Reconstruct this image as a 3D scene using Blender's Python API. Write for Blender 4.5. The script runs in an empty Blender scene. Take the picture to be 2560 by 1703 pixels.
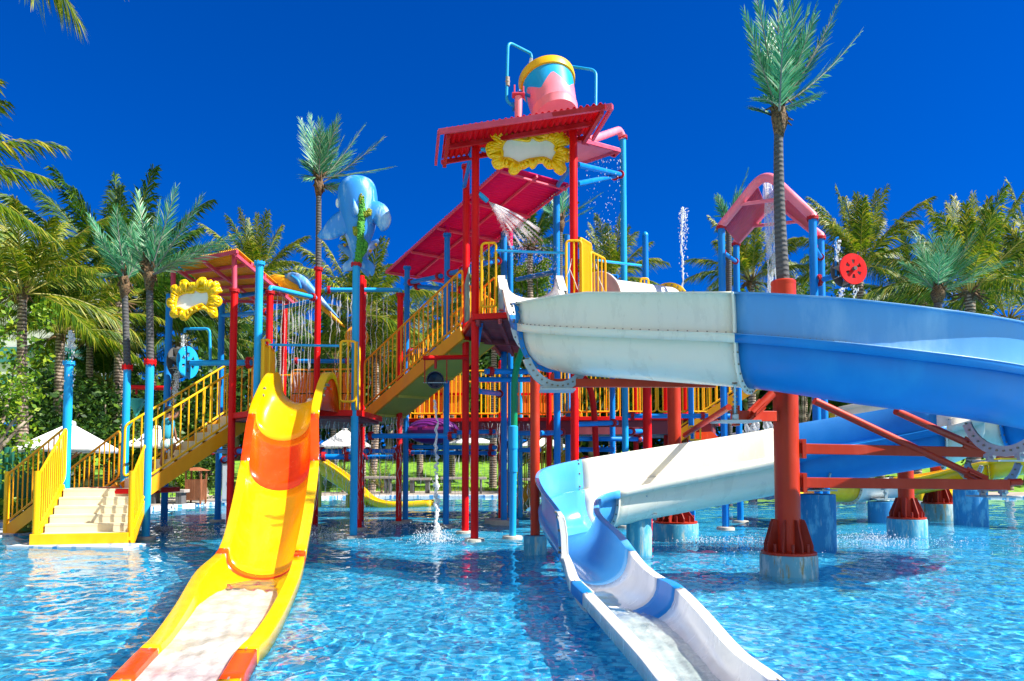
import bpy, math, random
import numpy as np
from mathutils import Vector, Matrix
random.seed(7)
R = math.radians
sc = bpy.context.scene
COL = sc.collection
V = Vector
UP = V((0, 0, 1))

# ------------------------------------------------------------------ camera
F, HZ, TILT, H = 1850.0, 1157.0, R(3), 1.5
CY = HZ - F * math.tan(TILT)
cam = bpy.data.cameras.new('camera')
camo = bpy.data.objects.new('camera', cam)
COL.objects.link(camo)
camo.location = (0, 0, H)
camo.rotation_euler = (R(90) + TILT, 0, 0)
cam.sensor_width = 36
cam.lens = 36 * F / 2560
cam.shift_y = (CY - 851.5) / 2560
cam.clip_end = 3000
sc.camera = camo


def P(px, py, Y):
    """photo pixel + distance along +Y -> point in the world"""
    u = (px - 1280) / F
    v = (CY - py) / F
    d = V((u, math.cos(TILT) - v * math.sin(TILT), math.sin(TILT) + v * math.cos(TILT)))
    s = Y / d.y
    return V((u * s, Y, H + d.z * s))


def PZ(px, Y, z):
    """column of the photo + distance + height -> point"""
    for py in (1157,):
        p = P(px, py, Y)
    py = 1157 - (z - H) / Y * F
    p = P(px, py, Y)
    return V((p.x, Y, z))


# ------------------------------------------------------------------ world, sun
SB, SE = R(104), R(45)
w = bpy.data.worlds.new('World')
sc.world = w
w.use_nodes = True
nt = w.node_tree
bg = nt.nodes['Background']
sky = nt.nodes.new('ShaderNodeTexSky')
sky.sky_type = 'NISHITA'
sky.sun_disc = False
sky.sun_elevation = SE
sky.sun_rotation = SB
sky.air_density, sky.dust_density, sky.ozone_density, sky.altitude = 1.0, 0.0, 6.0, 2500
tcw = nt.nodes.new('ShaderNodeTexCoord')
mpw = nt.nodes.new('ShaderNodeVectorMath')
mpw.operation = 'MULTIPLY_ADD'
mpw.inputs[1].default_value = (1, 1, .7)
mpw.inputs[2].default_value = (0, 0, .15)
hs = nt.nodes.new('ShaderNodeHueSaturation')
hs.inputs['Hue'].default_value = .520
hs.inputs['Saturation'].default_value = 1.55
hs.inputs['Value'].default_value = 1.0
nt.links.new(tcw.outputs['Generated'], mpw.inputs[0])
nt.links.new(mpw.outputs[0], sky.inputs[0])
nt.links.new(sky.outputs[0], hs.inputs['Color'])
# unseen white clouds added behind the camera as fill for shaded faces
sx = nt.nodes.new('ShaderNodeSeparateXYZ')
nt.links.new(tcw.outputs['Generated'], sx.inputs[0])
cn = nt.nodes.new('ShaderNodeTexNoise')
cn.inputs['Scale'].default_value = 3.2
cn.inputs['Detail'].default_value = 8
cn.inputs['Roughness'].default_value = .58
nt.links.new(tcw.outputs['Generated'], cn.inputs['Vector'])
mr = nt.nodes.new('ShaderNodeMapRange')
mr.interpolation_type = 'SMOOTHSTEP'
for k_, v_ in zip(('From Min', 'From Max', 'To Min', 'To Max'), (.12, -.45, -.30, .12)):
    mr.inputs[k_].default_value = v_
nt.links.new(sx.outputs['Y'], mr.inputs['Value'])
ad = nt.nodes.new('ShaderNodeMath')
nt.links.new(cn.outputs['Fac'], ad.inputs[0])
nt.links.new(mr.outputs[0], ad.inputs[1])
m2 = nt.nodes.new('ShaderNodeMapRange')
m2.interpolation_type = 'SMOOTHSTEP'
for k_, v_ in zip(('From Min', 'From Max'), (.50, .64)):
    m2.inputs[k_].default_value = v_
nt.links.new(ad.outputs[0], m2.inputs['Value'])
cm = nt.nodes.new('ShaderNodeMix')
cm.data_type = 'RGBA'
cm.inputs['B'].default_value = (4.8, 4.45, 3.95, 1)
nt.links.new(m2.outputs[0], cm.inputs['Factor'])
nt.links.new(hs.outputs[0], cm.inputs['A'])
nt.links.new(cm.outputs['Result'], bg.inputs[0])
bg.inputs[1].default_value = .086
L = bpy.data.lights.new('sun', 'SUN')
lo = bpy.data.objects.new('sun', L)
COL.objects.link(lo)
L.energy, L.angle, L.color = 4.8, R(.5), (1, .95, .86)
SUN = V((math.sin(SB) * math.cos(SE), math.cos(SB) * math.cos(SE), math.sin(SE)))
lo.rotation_euler = SUN.to_track_quat('Z', 'Y').to_euler()
lo.location = SUN * 60
L.cycles.is_caustics_light = True
sc.view_settings.view_transform = 'Standard'
sc.view_settings.look = 'None'
sc.view_settings.gamma = 1
sc.view_settings.exposure = 1.12
sc.cycles.use_denoising = True
sc.cycles.max_bounces = 10
sc.cycles.transparent_max_bounces = 16
sc.cycles.sample_clamp_indirect = 6


# ------------------------------------------------------------------ materials
def lin(c):
    return tuple(((x / 255) / 12.92 if x / 255 < .04045 else ((x / 255 + .055) / 1.055) ** 2.4) for x in c)


def newmat(name):
    m = bpy.data.materials.new(name)
    m.use_nodes = True
    n = m.node_tree
    return m, n, n.nodes['Principled BSDF']


def N(n, typ, **kw):
    x = n.nodes.new(typ)
    for k, v in kw.items():
        if k.startswith('i_'):
            x.inputs[k[2:].replace('_', ' ')].default_value = v
        else:
            setattr(x, k, v)
    return x


def ramp(n, fac, stops):
    r = n.nodes.new('ShaderNodeValToRGB')
    e = r.color_ramp.elements
    while len(e) < len(stops):
        e.new(.5)
    for k, (p, c) in enumerate(stops):
        e[k].position = p
        e[k].color = (*c, 1) if len(c) == 3 else c
    n.links.new(fac, r.inputs[0])
    return r.outputs[0]


def paint(name, rgb, rough=.38, worn=.35, fade=(1.25, 1.2, 1.2), scale=3.0, spec=.35, stain=None, streak=.0):
    """painted metal or gelcoat: faded and worn patches with a shape of their own, fine orange-peel bump"""
    m, n, p = newmat(name)
    tc = N(n, 'ShaderNodeTexCoord')
    mp = N(n, 'ShaderNodeMapping')
    mp.inputs['Scale'].default_value = (1, 1, .35)
    n.links.new(tc.outputs['Object'], mp.inputs[0])
    no = N(n, 'ShaderNodeTexNoise', i_Scale=scale, i_Detail=7.0, i_Roughness=.65)
    n.links.new(mp.outputs[0], no.inputs['Vector'])
    c1 = tuple(min(.95, a * f + .015) for a, f in zip(rgb, fade))
    c0 = tuple(a * .92 for a in rgb)
    col = ramp(n, no.outputs['Fac'], [(.32, c0), (.5, rgb), (.5 + .35 / max(worn, .05) * .35, c1)])
    if stain:
        n2 = N(n, 'ShaderNodeTexNoise', i_Scale=scale * 2.3, i_Detail=8.0, i_Roughness=.7)
        mp2 = N(n, 'ShaderNodeMapping')
        mp2.inputs['Scale'].default_value = (1.5, 1.5, .22)
        n.links.new(tc.outputs['Object'], mp2.inputs[0])
        n.links.new(mp2.outputs[0], n2.inputs['Vector'])
        f = ramp(n, n2.outputs['Fac'], [(stain[1], (0, 0, 0)), (stain[1] + .14, (1, 1, 1))])
        mx = N(n, 'ShaderNodeMix', data_type='RGBA')
        n.links.new(f, mx.inputs['Factor'])
        n.links.new(col, mx.inputs['A'])
        mx.inputs['B'].default_value = (*stain[0], 1)
        col = mx.outputs['Result']
    n.links.new(col, p.inputs['Base Color'])
    rr = ramp(n, no.outputs['Fac'], [(.3, (rough * .75,) * 3), (.7, (min(1, rough * 1.4),) * 3)])
    n.links.new(rr, p.inputs['Roughness'])
    p.inputs['Specular IOR Level'].default_value = spec
    b = N(n, 'ShaderNodeBump', i_Strength=.06, i_Distance=.01)
    nb = N(n, 'ShaderNodeTexNoise', i_Scale=45.0, i_Detail=3.0)
    n.links.new(tc.outputs['Object'], nb.inputs['Vector'])
    n.links.new(nb.outputs['Fac'], b.inputs['Height'])
    n.links.new(b.outputs[0], p.inputs['Normal'])
    return m


M = {}
M['red'] = paint('red_paint', (.70, .002, .004), .42, .25, (1.05, 3, 3), spec=.22, stain=((.30, .012, .010), .69))
M['blue'] = paint('sky_blue_paint', (.002, .21, .68), .36, .3, (4, 1.2, 1.08), spec=.25)
M['cyan'] = paint('light_blue_paint', (.012, .36, .76), .36, .3, (3, 1.15, 1.06), spec=.25, stain=((.02, .22, .46), .68))
M['yellow'] = paint('yellow_paint', (.90, .46, .001), .40, .35, (1.04, 1.15, 3))
M['amber'] = paint('amber_paint', (.86, .34, .001), .42, .35, (1.05, 1.2, 3))
M['rust'] = paint('rust_red_paint', (.50, .028, .005), .42, .4, (1.15, 1.7, 2.2), stain=((.16, .03, .015), .66))
M['rustdark'] = paint('dark_rust_steel', (.26, .018, .008), .55, .5, (1.5, 2, 2), 5)
M['flange'] = paint('dark_red_flange', (.45, .006, .012), .45, .4, (1.2, 4, 4))
M['pink'] = paint('pink_paint', (.86, .22, .30), .4, .4, (1.08, 1.3, 1.25))
M['magenta'] = paint('magenta_sheet', (.66, .002, .10), .55, .3, (1.1, 4, 1.2), spec=.15)
M['roofred'] = paint('roof_red_sheet', (.64, .002, .012), .5, .4, (1.1, 4, 2.0), spec=.15, stain=((.2, .03, .02), .68))
M['pinkmetal'] = paint('faded_pink_frame', (.66, .075, .14), .5, .4, (1.15, 1.6, 1.5), spec=.2)
M['orangesheet'] = paint('orange_sheet', (.88, .42, .012), .5, .4, (1.05, 1.25, 2), spec=.2)
M['orange'] = paint('orange_gelcoat', (.93, .062, .001), .22, .3, (1.04, 1.3, 3), spec=.5)
M['yel'] = paint('yellow_gelcoat', (.93, .54, .001), .20, .2, (1.0, 1.08, 3), spec=.5, stain=((.93, .62, .10), .66))
M['white'] = paint('white_gelcoat', (.80, .80, .78), .24, .2, (1.03, 1.03, 1.03), spec=.5, stain=((.70, .67, .58), .74))
M['wflume'] = paint('milky_white_fibreglass', (.84, .81, .68), .28, .2, (1.03, 1.02, 1.0), spec=.5, stain=((.70, .73, .64), .74))
M['bflume'] = paint('blue_fibreglass', (.0005, .20, .60), .42, .3, (4, 1.5, 1.15), 1.4, spec=.45)
M['bwall'] = paint('sun_glare_blue_panel', (.075, .31, .66), .45, .5, (3.5, 1.6, 1.15), 1.2, spec=.8)  # upper flume wall: sun glare put into the colour as a paler blue
M['lflume'] = paint('light_blue_fibreglass', (.07, .38, .82), .18, .2, (1.5, 1.15, 1.04), 1.5, spec=.5)
M['cream'] = paint('cream_steps', (.74, .66, .46), .5, .4, (1.06, 1.07, 1.12), stain=((.5, .44, .3), .72))
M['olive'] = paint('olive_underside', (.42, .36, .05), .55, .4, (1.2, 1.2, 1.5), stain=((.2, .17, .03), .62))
M['plank'] = paint('orange_panel', (.85, .24, .012), .5, .4, (1.05, 1.4, 2), stain=((.5, .07, .02), .66))
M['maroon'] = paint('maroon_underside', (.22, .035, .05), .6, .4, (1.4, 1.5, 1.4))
M['green'] = paint('green_pipe', (.0, .26, .11), .35, .35, (3, 1.3, 1.3))
M['teal'] = paint('teal_plastic', (.06, .50, .44), .4, .3, (1.3, 1.15, 1.15))
M['navy'] = paint('navy_paint', (.006, .02, .06), .3, .3)
M['galv'] = paint('galvanised_steel', (.38, .47, .52), .42, .4, (1.25, 1.2, 1.2), spec=.6)
M['galv'].node_tree.nodes['Principled BSDF'].inputs['Metallic'].default_value = .35
M['bolt'] = paint('bolt_steel', (.22, .20, .16), .5, .4)
M['whitepl'] = paint('white_sign_board', (.88, .88, .89), .35, .2, (1.02, 1.02, 1.02))
M['concrete'] = paint('weathered_concrete', (.44, .43, .38), .8, .5, (1.3, 1.3, 1.3), 5)
M['pier'] = paint('peeling_blue_pier', (.05, .34, .52), .7, 1.2, (4, 1.5, 1.2), 5, stain=((.45, .50, .44), .52))
M['bluepier'] = paint('blue_painted_pier', (.015, .22, .52), .7, 1.2, (5, 1.8, 1.3), 5, stain=((.30, .50, .60), .57))
M['oldpier'] = paint('stained_pier', (.13, .36, .46), .75, 1.4, (3.2, 1.5, 1.2), 6, stain=((.30, .22, .07), .50))
M['wood'] = paint('brown_timber', (.30, .10, .04), .7, .5, (1.5, 1.6, 1.6), 6)
M['darkwood'] = paint('dark_timber', (.09, .05, .035), .7, .5, (1.5, 1.5, 1.5), 6)
M['stone'] = paint('bench_stone', (.36, .31, .27), .85, .5, (1.25, 1.25, 1.25), 5)
M['darkstone'] = paint('dark_bench_leg', (.10, .10, .10), .85, .5)
M['fabric'] = paint('white_canvas', (.82, .82, .83), .9, .2, (1.03, 1.03, 1.03), spec=.1)
M['purple'] = paint('purple_plastic', (.15, .015, .20), .4, .3)
M['hotpink'] = paint('hot_pink_plastic', (.85, .07, .48), .4, .3)
M['lilac'] = paint('pale_lilac', (.6, .5, .65), .5, .3)
M['whale'] = paint('whale_blue', (.03, .27, .78), .36, 1.0, (14, 2.4, 1.15), 2.0, spec=.5, stain=((.55, .70, .86), .60))
M['star'] = paint('starfish_blue', (.08, .30, .70), .4, .6, (6, 2, 1.2), 5)
M['rope'] = paint('white_rope', (.75, .73, .68), .9, .2)
M['wall'] = paint('white_render', (.80, .80, .80), .8, .3, (1.03, 1.03, 1.03), .3)
M['glass'] = paint('green_glass', (.05, .28, .27), .12, .3, spec=.6)
M['mesh'] = paint('green_netting', (.003, .10, .07), .9, .5)
M['box'] = paint('white_cabinet', (.68, .70, .72), .5, .4, stain=((.42, .48, .52), .6))
M['skin'] = paint('skin', (.36, .17, .10), .55, .2, (1.1, 1.1, 1.1))
M['hair'] = paint('dark_hair', (.012, .008, .006), .5, .2)
M['shirt'] = paint('teal_shirt', (.03, .33, .48), .85, .3, (1.3, 1.15, 1.1))
M['curb'] = None


def stripe_mat():
    m, n, p = newmat('striped_shorts')
    tc = n.nodes.new('ShaderNodeTexCoord')
    wv = n.nodes.new('ShaderNodeTexWave')
    wv.inputs['Scale'].default_value = 14
    n.links.new(tc.outputs['Object'], wv.inputs['Vector'])
    n.links.new(ramp(n, wv.outputs['Fac'], [(.4, (.10, .45, .50)), (.6, (.75, .78, .76))]), p.inputs['Base Color'])
    p.inputs['Roughness'].default_value = .9
    return m


M['stripes'] = stripe_mat()


def bumpy_mat(name, c0, c1, scale, strength, dist, rough=.7):
    m, n, p = newmat(name)
    tc = N(n, 'ShaderNodeTexCoord')
    no = N(n, 'ShaderNodeTexNoise', i_Scale=scale, i_Detail=6.0)
    n.links.new(tc.outputs['Object'], no.inputs['Vector'])
    n.links.new(ramp(n, no.outputs['Fac'], [(.35, c0), (.65, c1)]), p.inputs['Base Color'])
    b = N(n, 'ShaderNodeBump', i_Strength=strength, i_Distance=dist)
    n.links.new(no.outputs['Fac'], b.inputs['Height'])
    n.links.new(b.outputs[0], p.inputs['Normal'])
    p.inputs['Roughness'].default_value = rough
    return m


M['weed'] = bumpy_mat('seaweed_green', (.02, .16, .02), (.12, .50, .04), 40, 1, .03)
M['mossy'] = bumpy_mat('seaweed_tip', (.16, .22, .01), (.45, .45, .03), 45, 1, .03)
M['grass'] = bumpy_mat('lawn_grass', (.07, .22, .008), (.24, .44, .02), 2.2, .5, .05, .9)
M['path'] = bumpy_mat('paving', (.30, .25, .20), (.44, .39, .33), 3, .3, .01, .85)
M['fur'] = bumpy_mat('palm_fibre', (.03, .018, .01), (.22, .13, .06), 30, 1, .02, .9)


def trunk_mat(name, c0, c1, ring):
    m, n, p = newmat(name)
    tc = N(n, 'ShaderNodeTexCoord')
    wv = N(n, 'ShaderNodeTexWave', wave_type='BANDS', bands_direction='Z', i_Scale=ring, i_Distortion=3.0, i_Detail=3.0)
    wv.inputs['Detail Scale'].default_value = 2.0
    n.links.new(tc.outputs['Object'], wv.inputs['Vector'])
    no = N(n, 'ShaderNodeTexNoise', i_Scale=9.0, i_Detail=8.0)
    n.links.new(tc.outputs['Object'], no.inputs['Vector'])
    ad = N(n, 'ShaderNodeMath', operation='MULTIPLY')
    n.links.new(wv.outputs['Fac'], ad.inputs[0])
    n.links.new(no.outputs['Fac'], ad.inputs[1])
    n.links.new(ramp(n, ad.outputs[0], [(.12, c0), (.45, c1)]), p.inputs['Base Color'])
    b = N(n, 'ShaderNodeBump', i_Strength=.6, i_Distance=.03)
    n.links.new(ad.outputs[0], b.inputs['Height'])
    n.links.new(b.outputs[0], p.inputs['Normal'])
    p.inputs['Roughness'].default_value = .85
    return m


M['trunk'] = trunk_mat('coconut_trunk', (.10, .07, .05), (.42, .32, .25), 2.6)
M['fakebark'] = trunk_mat('grey_plastic_bark', (.065, .065, .07), (.095, .095, .10), 4.5)
M['bark'] = trunk_mat('pale_bark', (.16, .12, .09), (.42, .35, .27), .7)


def leaf_mat(name, stops, trans=.35, rough=.5, spec=.4):
    m, n, p = newmat(name)
    g = N(n, 'ShaderNodeNewGeometry')
    col = ramp(n, g.outputs['Random Per Island'], stops)
    n.links.new(col, p.inputs['Base Color'])
    p.inputs['Roughness'].default_value = rough
    p.inputs['Specular IOR Level'].default_value = spec
    tr = N(n, 'ShaderNodeBsdfTranslucent')
    n.links.new(col, tr.inputs[0])
    mx = N(n, 'ShaderNodeMixShader')
    mx.inputs[0].default_value = trans
    out = n.nodes['Material Output']
    n.links.new(p.outputs[0], mx.inputs[1])
    n.links.new(tr.outputs[0], mx.inputs[2])
    n.links.new(mx.outputs[0], out.inputs[0])
    return m


M['coco'] = leaf_mat('coconut_leaf', [(0, (.02, .075, .003)), (.4, (.08, .18, .004)), (.72, (.25, .32, .007)), (1, (.55, .43, .04))])
M['cocodark'] = leaf_mat('dark_palm_leaf', [(0, (.008, .045, .004)), (.5, (.025, .11, .006)), (1, (.14, .24, .01))])  # darker green leaf tones, random per leaflet
M['fakeleaf'] = leaf_mat('artificial_palm_leaf', [(0, (.02, .17, .08)), (.5, (.06, .32, .15)), (.8, (.18, .48, .23)), (1, (.56, .66, .44))], .25, .45, .35)
M['rachis'] = paint('palm_rib', (.30, .27, .05), .5, .3)
M['greyrib'] = paint('grey_rib', (.20, .20, .19), .5, .3)
M['leafb'] = leaf_mat('bright_leaf', [(0, (.05, .15, .008)), (.5, (.14, .30, .012)), (1, (.36, .46, .02))])
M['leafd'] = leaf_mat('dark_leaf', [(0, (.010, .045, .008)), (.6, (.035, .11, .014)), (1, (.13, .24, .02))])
M['leafdry'] = leaf_mat('dry_leaf', [(0, (.20, .10, .03)), (1, (.45, .30, .12))])


def water_white(name, alpha, rough=.15, nscale=14.0, tint=(.92, .95, .97)):
    m, n, p = newmat(name)
    p.inputs['Base Color'].default_value = (*tint, 1)
    p.inputs['Roughness'].default_value = rough
    tr = N(n, 'ShaderNodeBsdfTransparent')
    tl = N(n, 'ShaderNodeBsdfTranslucent')
    tl.inputs[0].default_value = (.9, .94, .97, 1)
    mt = N(n, 'ShaderNodeMixShader')
    mt.inputs[0].default_value = .4
    n.links.new(p.outputs[0], mt.inputs[1])
    n.links.new(tl.outputs[0], mt.inputs[2])
    mx = N(n, 'ShaderNodeMixShader')
    tc = N(n, 'ShaderNodeTexCoord')
    no = N(n, 'ShaderNodeTexNoise', i_Scale=nscale, i_Detail=8.0, i_Roughness=.7)
    n.links.new(tc.outputs['Object'], no.inputs['Vector'])
    f = ramp(n, no.outputs['Fac'], [(.35, (alpha * .45,) * 3), (.62, (min(1, alpha * 1.5),) * 3)])
    n.links.new(f, mx.inputs[0])
    n.links.new(tr.outputs[0], mx.inputs[1])
    n.links.new(mt.outputs[0], mx.inputs[2])
    n.links.new(mx.outputs[0], n.nodes['Material Output'].inputs[0])
    return m


M['spray'] = water_white('falling_water', .5)
M['thin'] = water_white('thin_falling_water', .28)
M['foam'] = water_white('foaming_water', .92, .35, 14, (.97, .98, .98))


# ------------------------------------------------------------------ mesh building
class MB:
    def __init__(s):
        s.v, s.f, s.mi = [], [], []

    def add(s, vs, fs, m=0):
        o = len(s.v)
        s.v += [tuple(p) for p in vs]
        s.f += [tuple(i + o for i in f) for f in fs]
        s.mi += [m] * len(fs)
        return s

    def tube(s, pts, r, n=12, cap=True, m=0):
        pts = [V(p) for p in pts]
        k = len(pts)
        rs = r if isinstance(r, (list, tuple)) else [r] * k
        tang = []
        for i in range(k):
            a, b = pts[max(0, i - 1)], pts[min(k - 1, i + 1)]
            t = b - a
            tang.append(t.normalized() if t.length > 1e-9 else UP)
        ref = V((1, 0, 0)) if abs(tang[0].x) < .8 else V((0, 1, 0))
        nrm = (ref - tang[0] * ref.dot(tang[0])).normalized()
        vs, fs = [], []
        for i in range(k):
            nrm = nrm - tang[i] * nrm.dot(tang[i])
            nrm = nrm.normalized() if nrm.length > 1e-6 else V((1, 0, 0))
            bn = tang[i].cross(nrm)
            for j in range(n):
                a = 2 * math.pi * j / n
                vs.append(pts[i] + (nrm * math.cos(a) + bn * math.sin(a)) * rs[i])
        for i in range(k - 1):
            for j in range(n):
                j2 = (j + 1) % n
                fs.append((i * n + j, i * n + j2, (i + 1) * n + j2, (i + 1) * n + j))
        if cap:
            fs.append(tuple(range(n - 1, -1, -1)))
            fs.append(tuple((k - 1) * n + j for j in range(n)))
        return s.add(vs, fs, m)

    def box(s, c, size, rot=None, m=0):
        c = V(c)
        hx, hy, hz = [x / 2 for x in size]
        vs = []
        for x in (-hx, hx):
            for y in (-hy, hy):
                for z in (-hz, hz):
                    p = V((x, y, z))
                    vs.append(c + (rot @ p if rot else p))
        return s.add(vs, [(0, 1, 3, 2), (4, 6, 7, 5), (0, 4, 5, 1), (2, 3, 7, 6), (0, 2, 6, 4), (1, 5, 7, 3)], m)

    def bar(s, a, b, wd, ht, m=0, up=UP):
        a, b = V(a), V(b)
        t = (b - a).normalized()
        side = t.cross(up)
        side = side.normalized() if side.length > 1e-5 else V((1, 0, 0))
        u = side.cross(t)
        vs = []
        for p in (a, b):
            for x, z in ((-1, -1), (1, -1), (1, 1), (-1, 1)):
                vs.append(p + side * x * wd / 2 + u * z * ht / 2)
        return s.add(vs, [(3, 2, 1, 0), (4, 5, 6, 7), (0, 1, 5, 4), (1, 2, 6, 5), (2, 3, 7, 6), (3, 0, 4, 7)], m)

    def lathe(s, prof, o, axis=UP, n=24, m=0):
        o, axis = V(o), V(axis).normalized()
        ref = V((1, 0, 0)) if abs(axis.x) < .8 else V((0, 1, 0))
        a1 = (ref - axis * ref.dot(axis)).normalized()
        a2 = axis.cross(a1)
        vs, fs = [], []
        for r, z in prof:
            for j in range(n):
                a = 2 * math.pi * j / n
                vs.append(o + axis * z + (a1 * math.cos(a) + a2 * math.sin(a)) * r)
        for i in range(len(prof) - 1):
            for j in range(n):
                j2 = (j + 1) % n
                fs.append((i * n + j, i * n + j2, (i + 1) * n + j2, (i + 1) * n + j))
        fs.append(tuple(range(n - 1, -1, -1)))
        fs.append(tuple((len(prof) - 1) * n + j for j in range(n)))
        return s.add(vs, fs, m)

    def ball(s, c, r, n=10, m=0, rot=None):
        c = V(c)
        rr = r if isinstance(r, (tuple, list)) else (r, r, r)
        vs, fs = [], []
        k = max(4, n // 2)
        for i in range(k + 1):
            th = math.pi * i / k
            for j in range(n):
                ph = 2 * math.pi * j / n
                p = V((rr[0] * math.sin(th) * math.cos(ph), rr[1] * math.sin(th) * math.sin(ph), rr[2] * math.cos(th)))
                vs.append(c + (rot @ p if rot else p))
        for i in range(k):
            for j in range(n):
                j2 = (j + 1) % n
                fs.append((i * n + j, (i + 1) * n + j, (i + 1) * n + j2, i * n + j2))
        return s.add(vs, fs, m)

    def grid(s, rows, m=0, close=False):
        k = len(rows[0])
        vs = [p for r in rows for p in r]
        fs = []
        for i in range(len(rows) - 1):
            for j in range(k if close else k - 1):
                j2 = (j + 1) % k
                fs.append((i * k + j, i * k + j2, (i + 1) * k + j2, (i + 1) * k + j))
        return s.add(vs, fs, m)

    def slab(s, poly, h, m=0):
        """polygon (points) extruded downwards by h"""
        n = len(poly)
        top = [V(p) for p in poly]
        bot = [p - UP * h for p in top]
        fs = [tuple(range(n)), tuple(range(2 * n - 1, n - 1, -1))]
        for i in range(n):
            j = (i + 1) % n
            fs.append((i, i + n, j + n, j))
        return s.add(top + bot, fs, m)

    def build(s, name, mat, parent=None, smooth=True, bevel=0, angle=40, solid=0, subsurf=0):
        me = bpy.data.meshes.new(name)
        org = ORG.get(parent.name, V((0, 0, 0))) if parent else V((0, 0, 0))
        me.from_pydata([V(p) - org for p in s.v], [], s.f)
        mats = mat if isinstance(mat, (list, tuple)) else [mat]
        for x in mats:
            me.materials.append(x)
        if len(mats) > 1:
            me.polygons.foreach_set('material_index', s.mi)
        if smooth:
            me.polygons.foreach_set('use_smooth', [True] * len(me.polygons))
            if angle < 180:
                me.set_sharp_from_angle(angle=R(angle))
        me.update()
        o = bpy.data.objects.new(name, me)
        COL.objects.link(o)
        if parent:
            o.parent = parent
            ORG[o.name] = org
        if solid:
            md = o.modifiers.new('solid', 'SOLIDIFY')
            md.thickness, md.offset = solid, 0
        if bevel:
            md = o.modifiers.new('bevel', 'BEVEL')
            md.width, md.segments, md.limit_method = bevel, 2, 'ANGLE'
        if subsurf:
            md = o.modifiers.new('sub', 'SUBSURF')
            md.levels = md.render_levels = subsurf
        return o


ORG = {}


def thing(name, label, cat, loc=(0, 0, 0), group=None):
    o = bpy.data.objects.new(name, None)
    o.empty_display_size = .2
    COL.objects.link(o)
    o.location = loc
    ORG[o.name] = V(loc)
    o['label'], o['category'] = label, cat
    if group:
        o['group'] = group
    return o


def tag(o, label, cat, group=None, kind=None):
    o['label'], o['category'] = label, cat
    if group:
        o['group'] = group
    if kind:
        o['kind'] = kind
    return o


def struct(o, kind='structure'):
    o['kind'] = kind
    return o


def dup(root, loc=None, rotz=None, scale=None, label=None):
    r = root.copy()
    COL.objects.link(r)
    if loc is not None:
        r.location = loc
    if rotz is not None:
        r.rotation_euler = (0, 0, rotz)
    if scale is not None:
        r.scale = scale if isinstance(scale, tuple) else (scale,) * 3
    if label:
        r['label'] = label
    for ch in list(root.children):
        c = ch.copy()
        COL.objects.link(c)
        c.parent = r
        for g in ch.children:
            d = g.copy()
            COL.objects.link(d)
            d.parent = c
    return r


def spline(pts, per=6):
    """Catmull-Rom through tuples or vectors"""
    pts = [V(p) for p in pts]
    out = []
    k = len(pts)
    for i in range(k - 1):
        p0, p1, p2, p3 = pts[max(0, i - 1)], pts[i], pts[i + 1], pts[min(k - 1, i + 2)]
        for j in range(per):
            t = j / per
            out.append(.5 * ((2 * p1) + (p2 - p0) * t + (2 * p0 - 5 * p1 + 4 * p2 - p3) * t * t + (3 * p1 - p0 - 3 * p2 + p3) * t ** 3))
    out.append(pts[-1])
    return out


def fillet(pts, rad, n=6):
    pts = [V(p) for p in pts]
    out = [pts[0]]
    for i in range(1, len(pts) - 1):
        a, b, c = pts[i - 1], pts[i], pts[i + 1]
        d1, d2 = (a - b), (c - b)
        r = min(rad, d1.length * .49, d2.length * .49)
        p1, p2 = b + d1.normalized() * r, b + d2.normalized() * r
        for j in range(n + 1):
            t = j / n
            out.append(p1 * (1 - t) ** 2 + b * 2 * t * (1 - t) + p2 * t * t)
    out.append(pts[-1])
    return out


# ------------------------------------------------------------------ shared pieces of the play structure
def flange(mb, c, axis, r, t=.05, m=0, bolts=8):
    c, axis = V(c), V(axis).normalized()
    mb.lathe([(r * .8, -t * .9), (r, -t * .8), (r, -.006), (r * .94, -.002), (r * .94, .002), (r, .006), (r, t * .8), (r * .8, t * .9)], c, axis, 20, m)
    ref = V((1, 0, 0)) if abs(axis.x) < .8 else V((0, 1, 0))
    a1 = (ref - axis * ref.dot(axis)).normalized()
    a2 = axis.cross(a1)
    for k in range(bolts):
        a = 2 * math.pi * k / bolts
        p = c + (a1 * math.cos(a) + a2 * math.sin(a)) * r * .88
        mb.tube([p - axis * t * 1.35, p + axis * t * 1.35], r * .09, 6, True, m)


def post(parent, px, Y, ztop, mat, r=.075, z0=-.42, base=False, cap='flange', name='post', fm='flange', x=None):
    p = PZ(px, Y, ztop)
    if x is not None:
        p.x = x
    b = V((p.x, p.y, z0))
    mb = MB().tube([b, p], r, 20)
    o = mb.build(name, M[mat], parent)
    if cap == 'flange':
        f = MB()
        flange(f, p, UP, r * 1.45, .035)
        f.build('flange', M[fm], o)
    elif cap == 'dome':
        f = MB()
        f.lathe([(r * 1.02, -.02), (r * 1.02, .0), (r * .85, .05), (r * .4, .08), (.005, .09)], p, UP, 20)
        f.build('end_cap', M[fm], o)
    if base:
        f = MB().lathe([(r * 2.6, -.45), (r * 2.6, .03), (r * 2.45, .055), (r * .9, .06)], V((p.x, p.y, 0)), UP, 24)
        f.build('footing', M['concrete'], o)
    return p


def beam(parent, a, b, mat='blue', r=.055, ends=(1, 1), name='crossbeam', fm='flange'):
    a, b = V(a), V(b)
    o = MB().tube([a, b], r, 14).build(name, M[mat], parent)
    t = (b - a).normalized()
    for e, q, s in ((ends[0], a, 1), (ends[1], b, -1)):
        if e:
            f = MB()
            flange(f, q + t * s * .12, t, r * 1.75, .04)
            f.build('coupling', M[fm], o)
    return o


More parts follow.
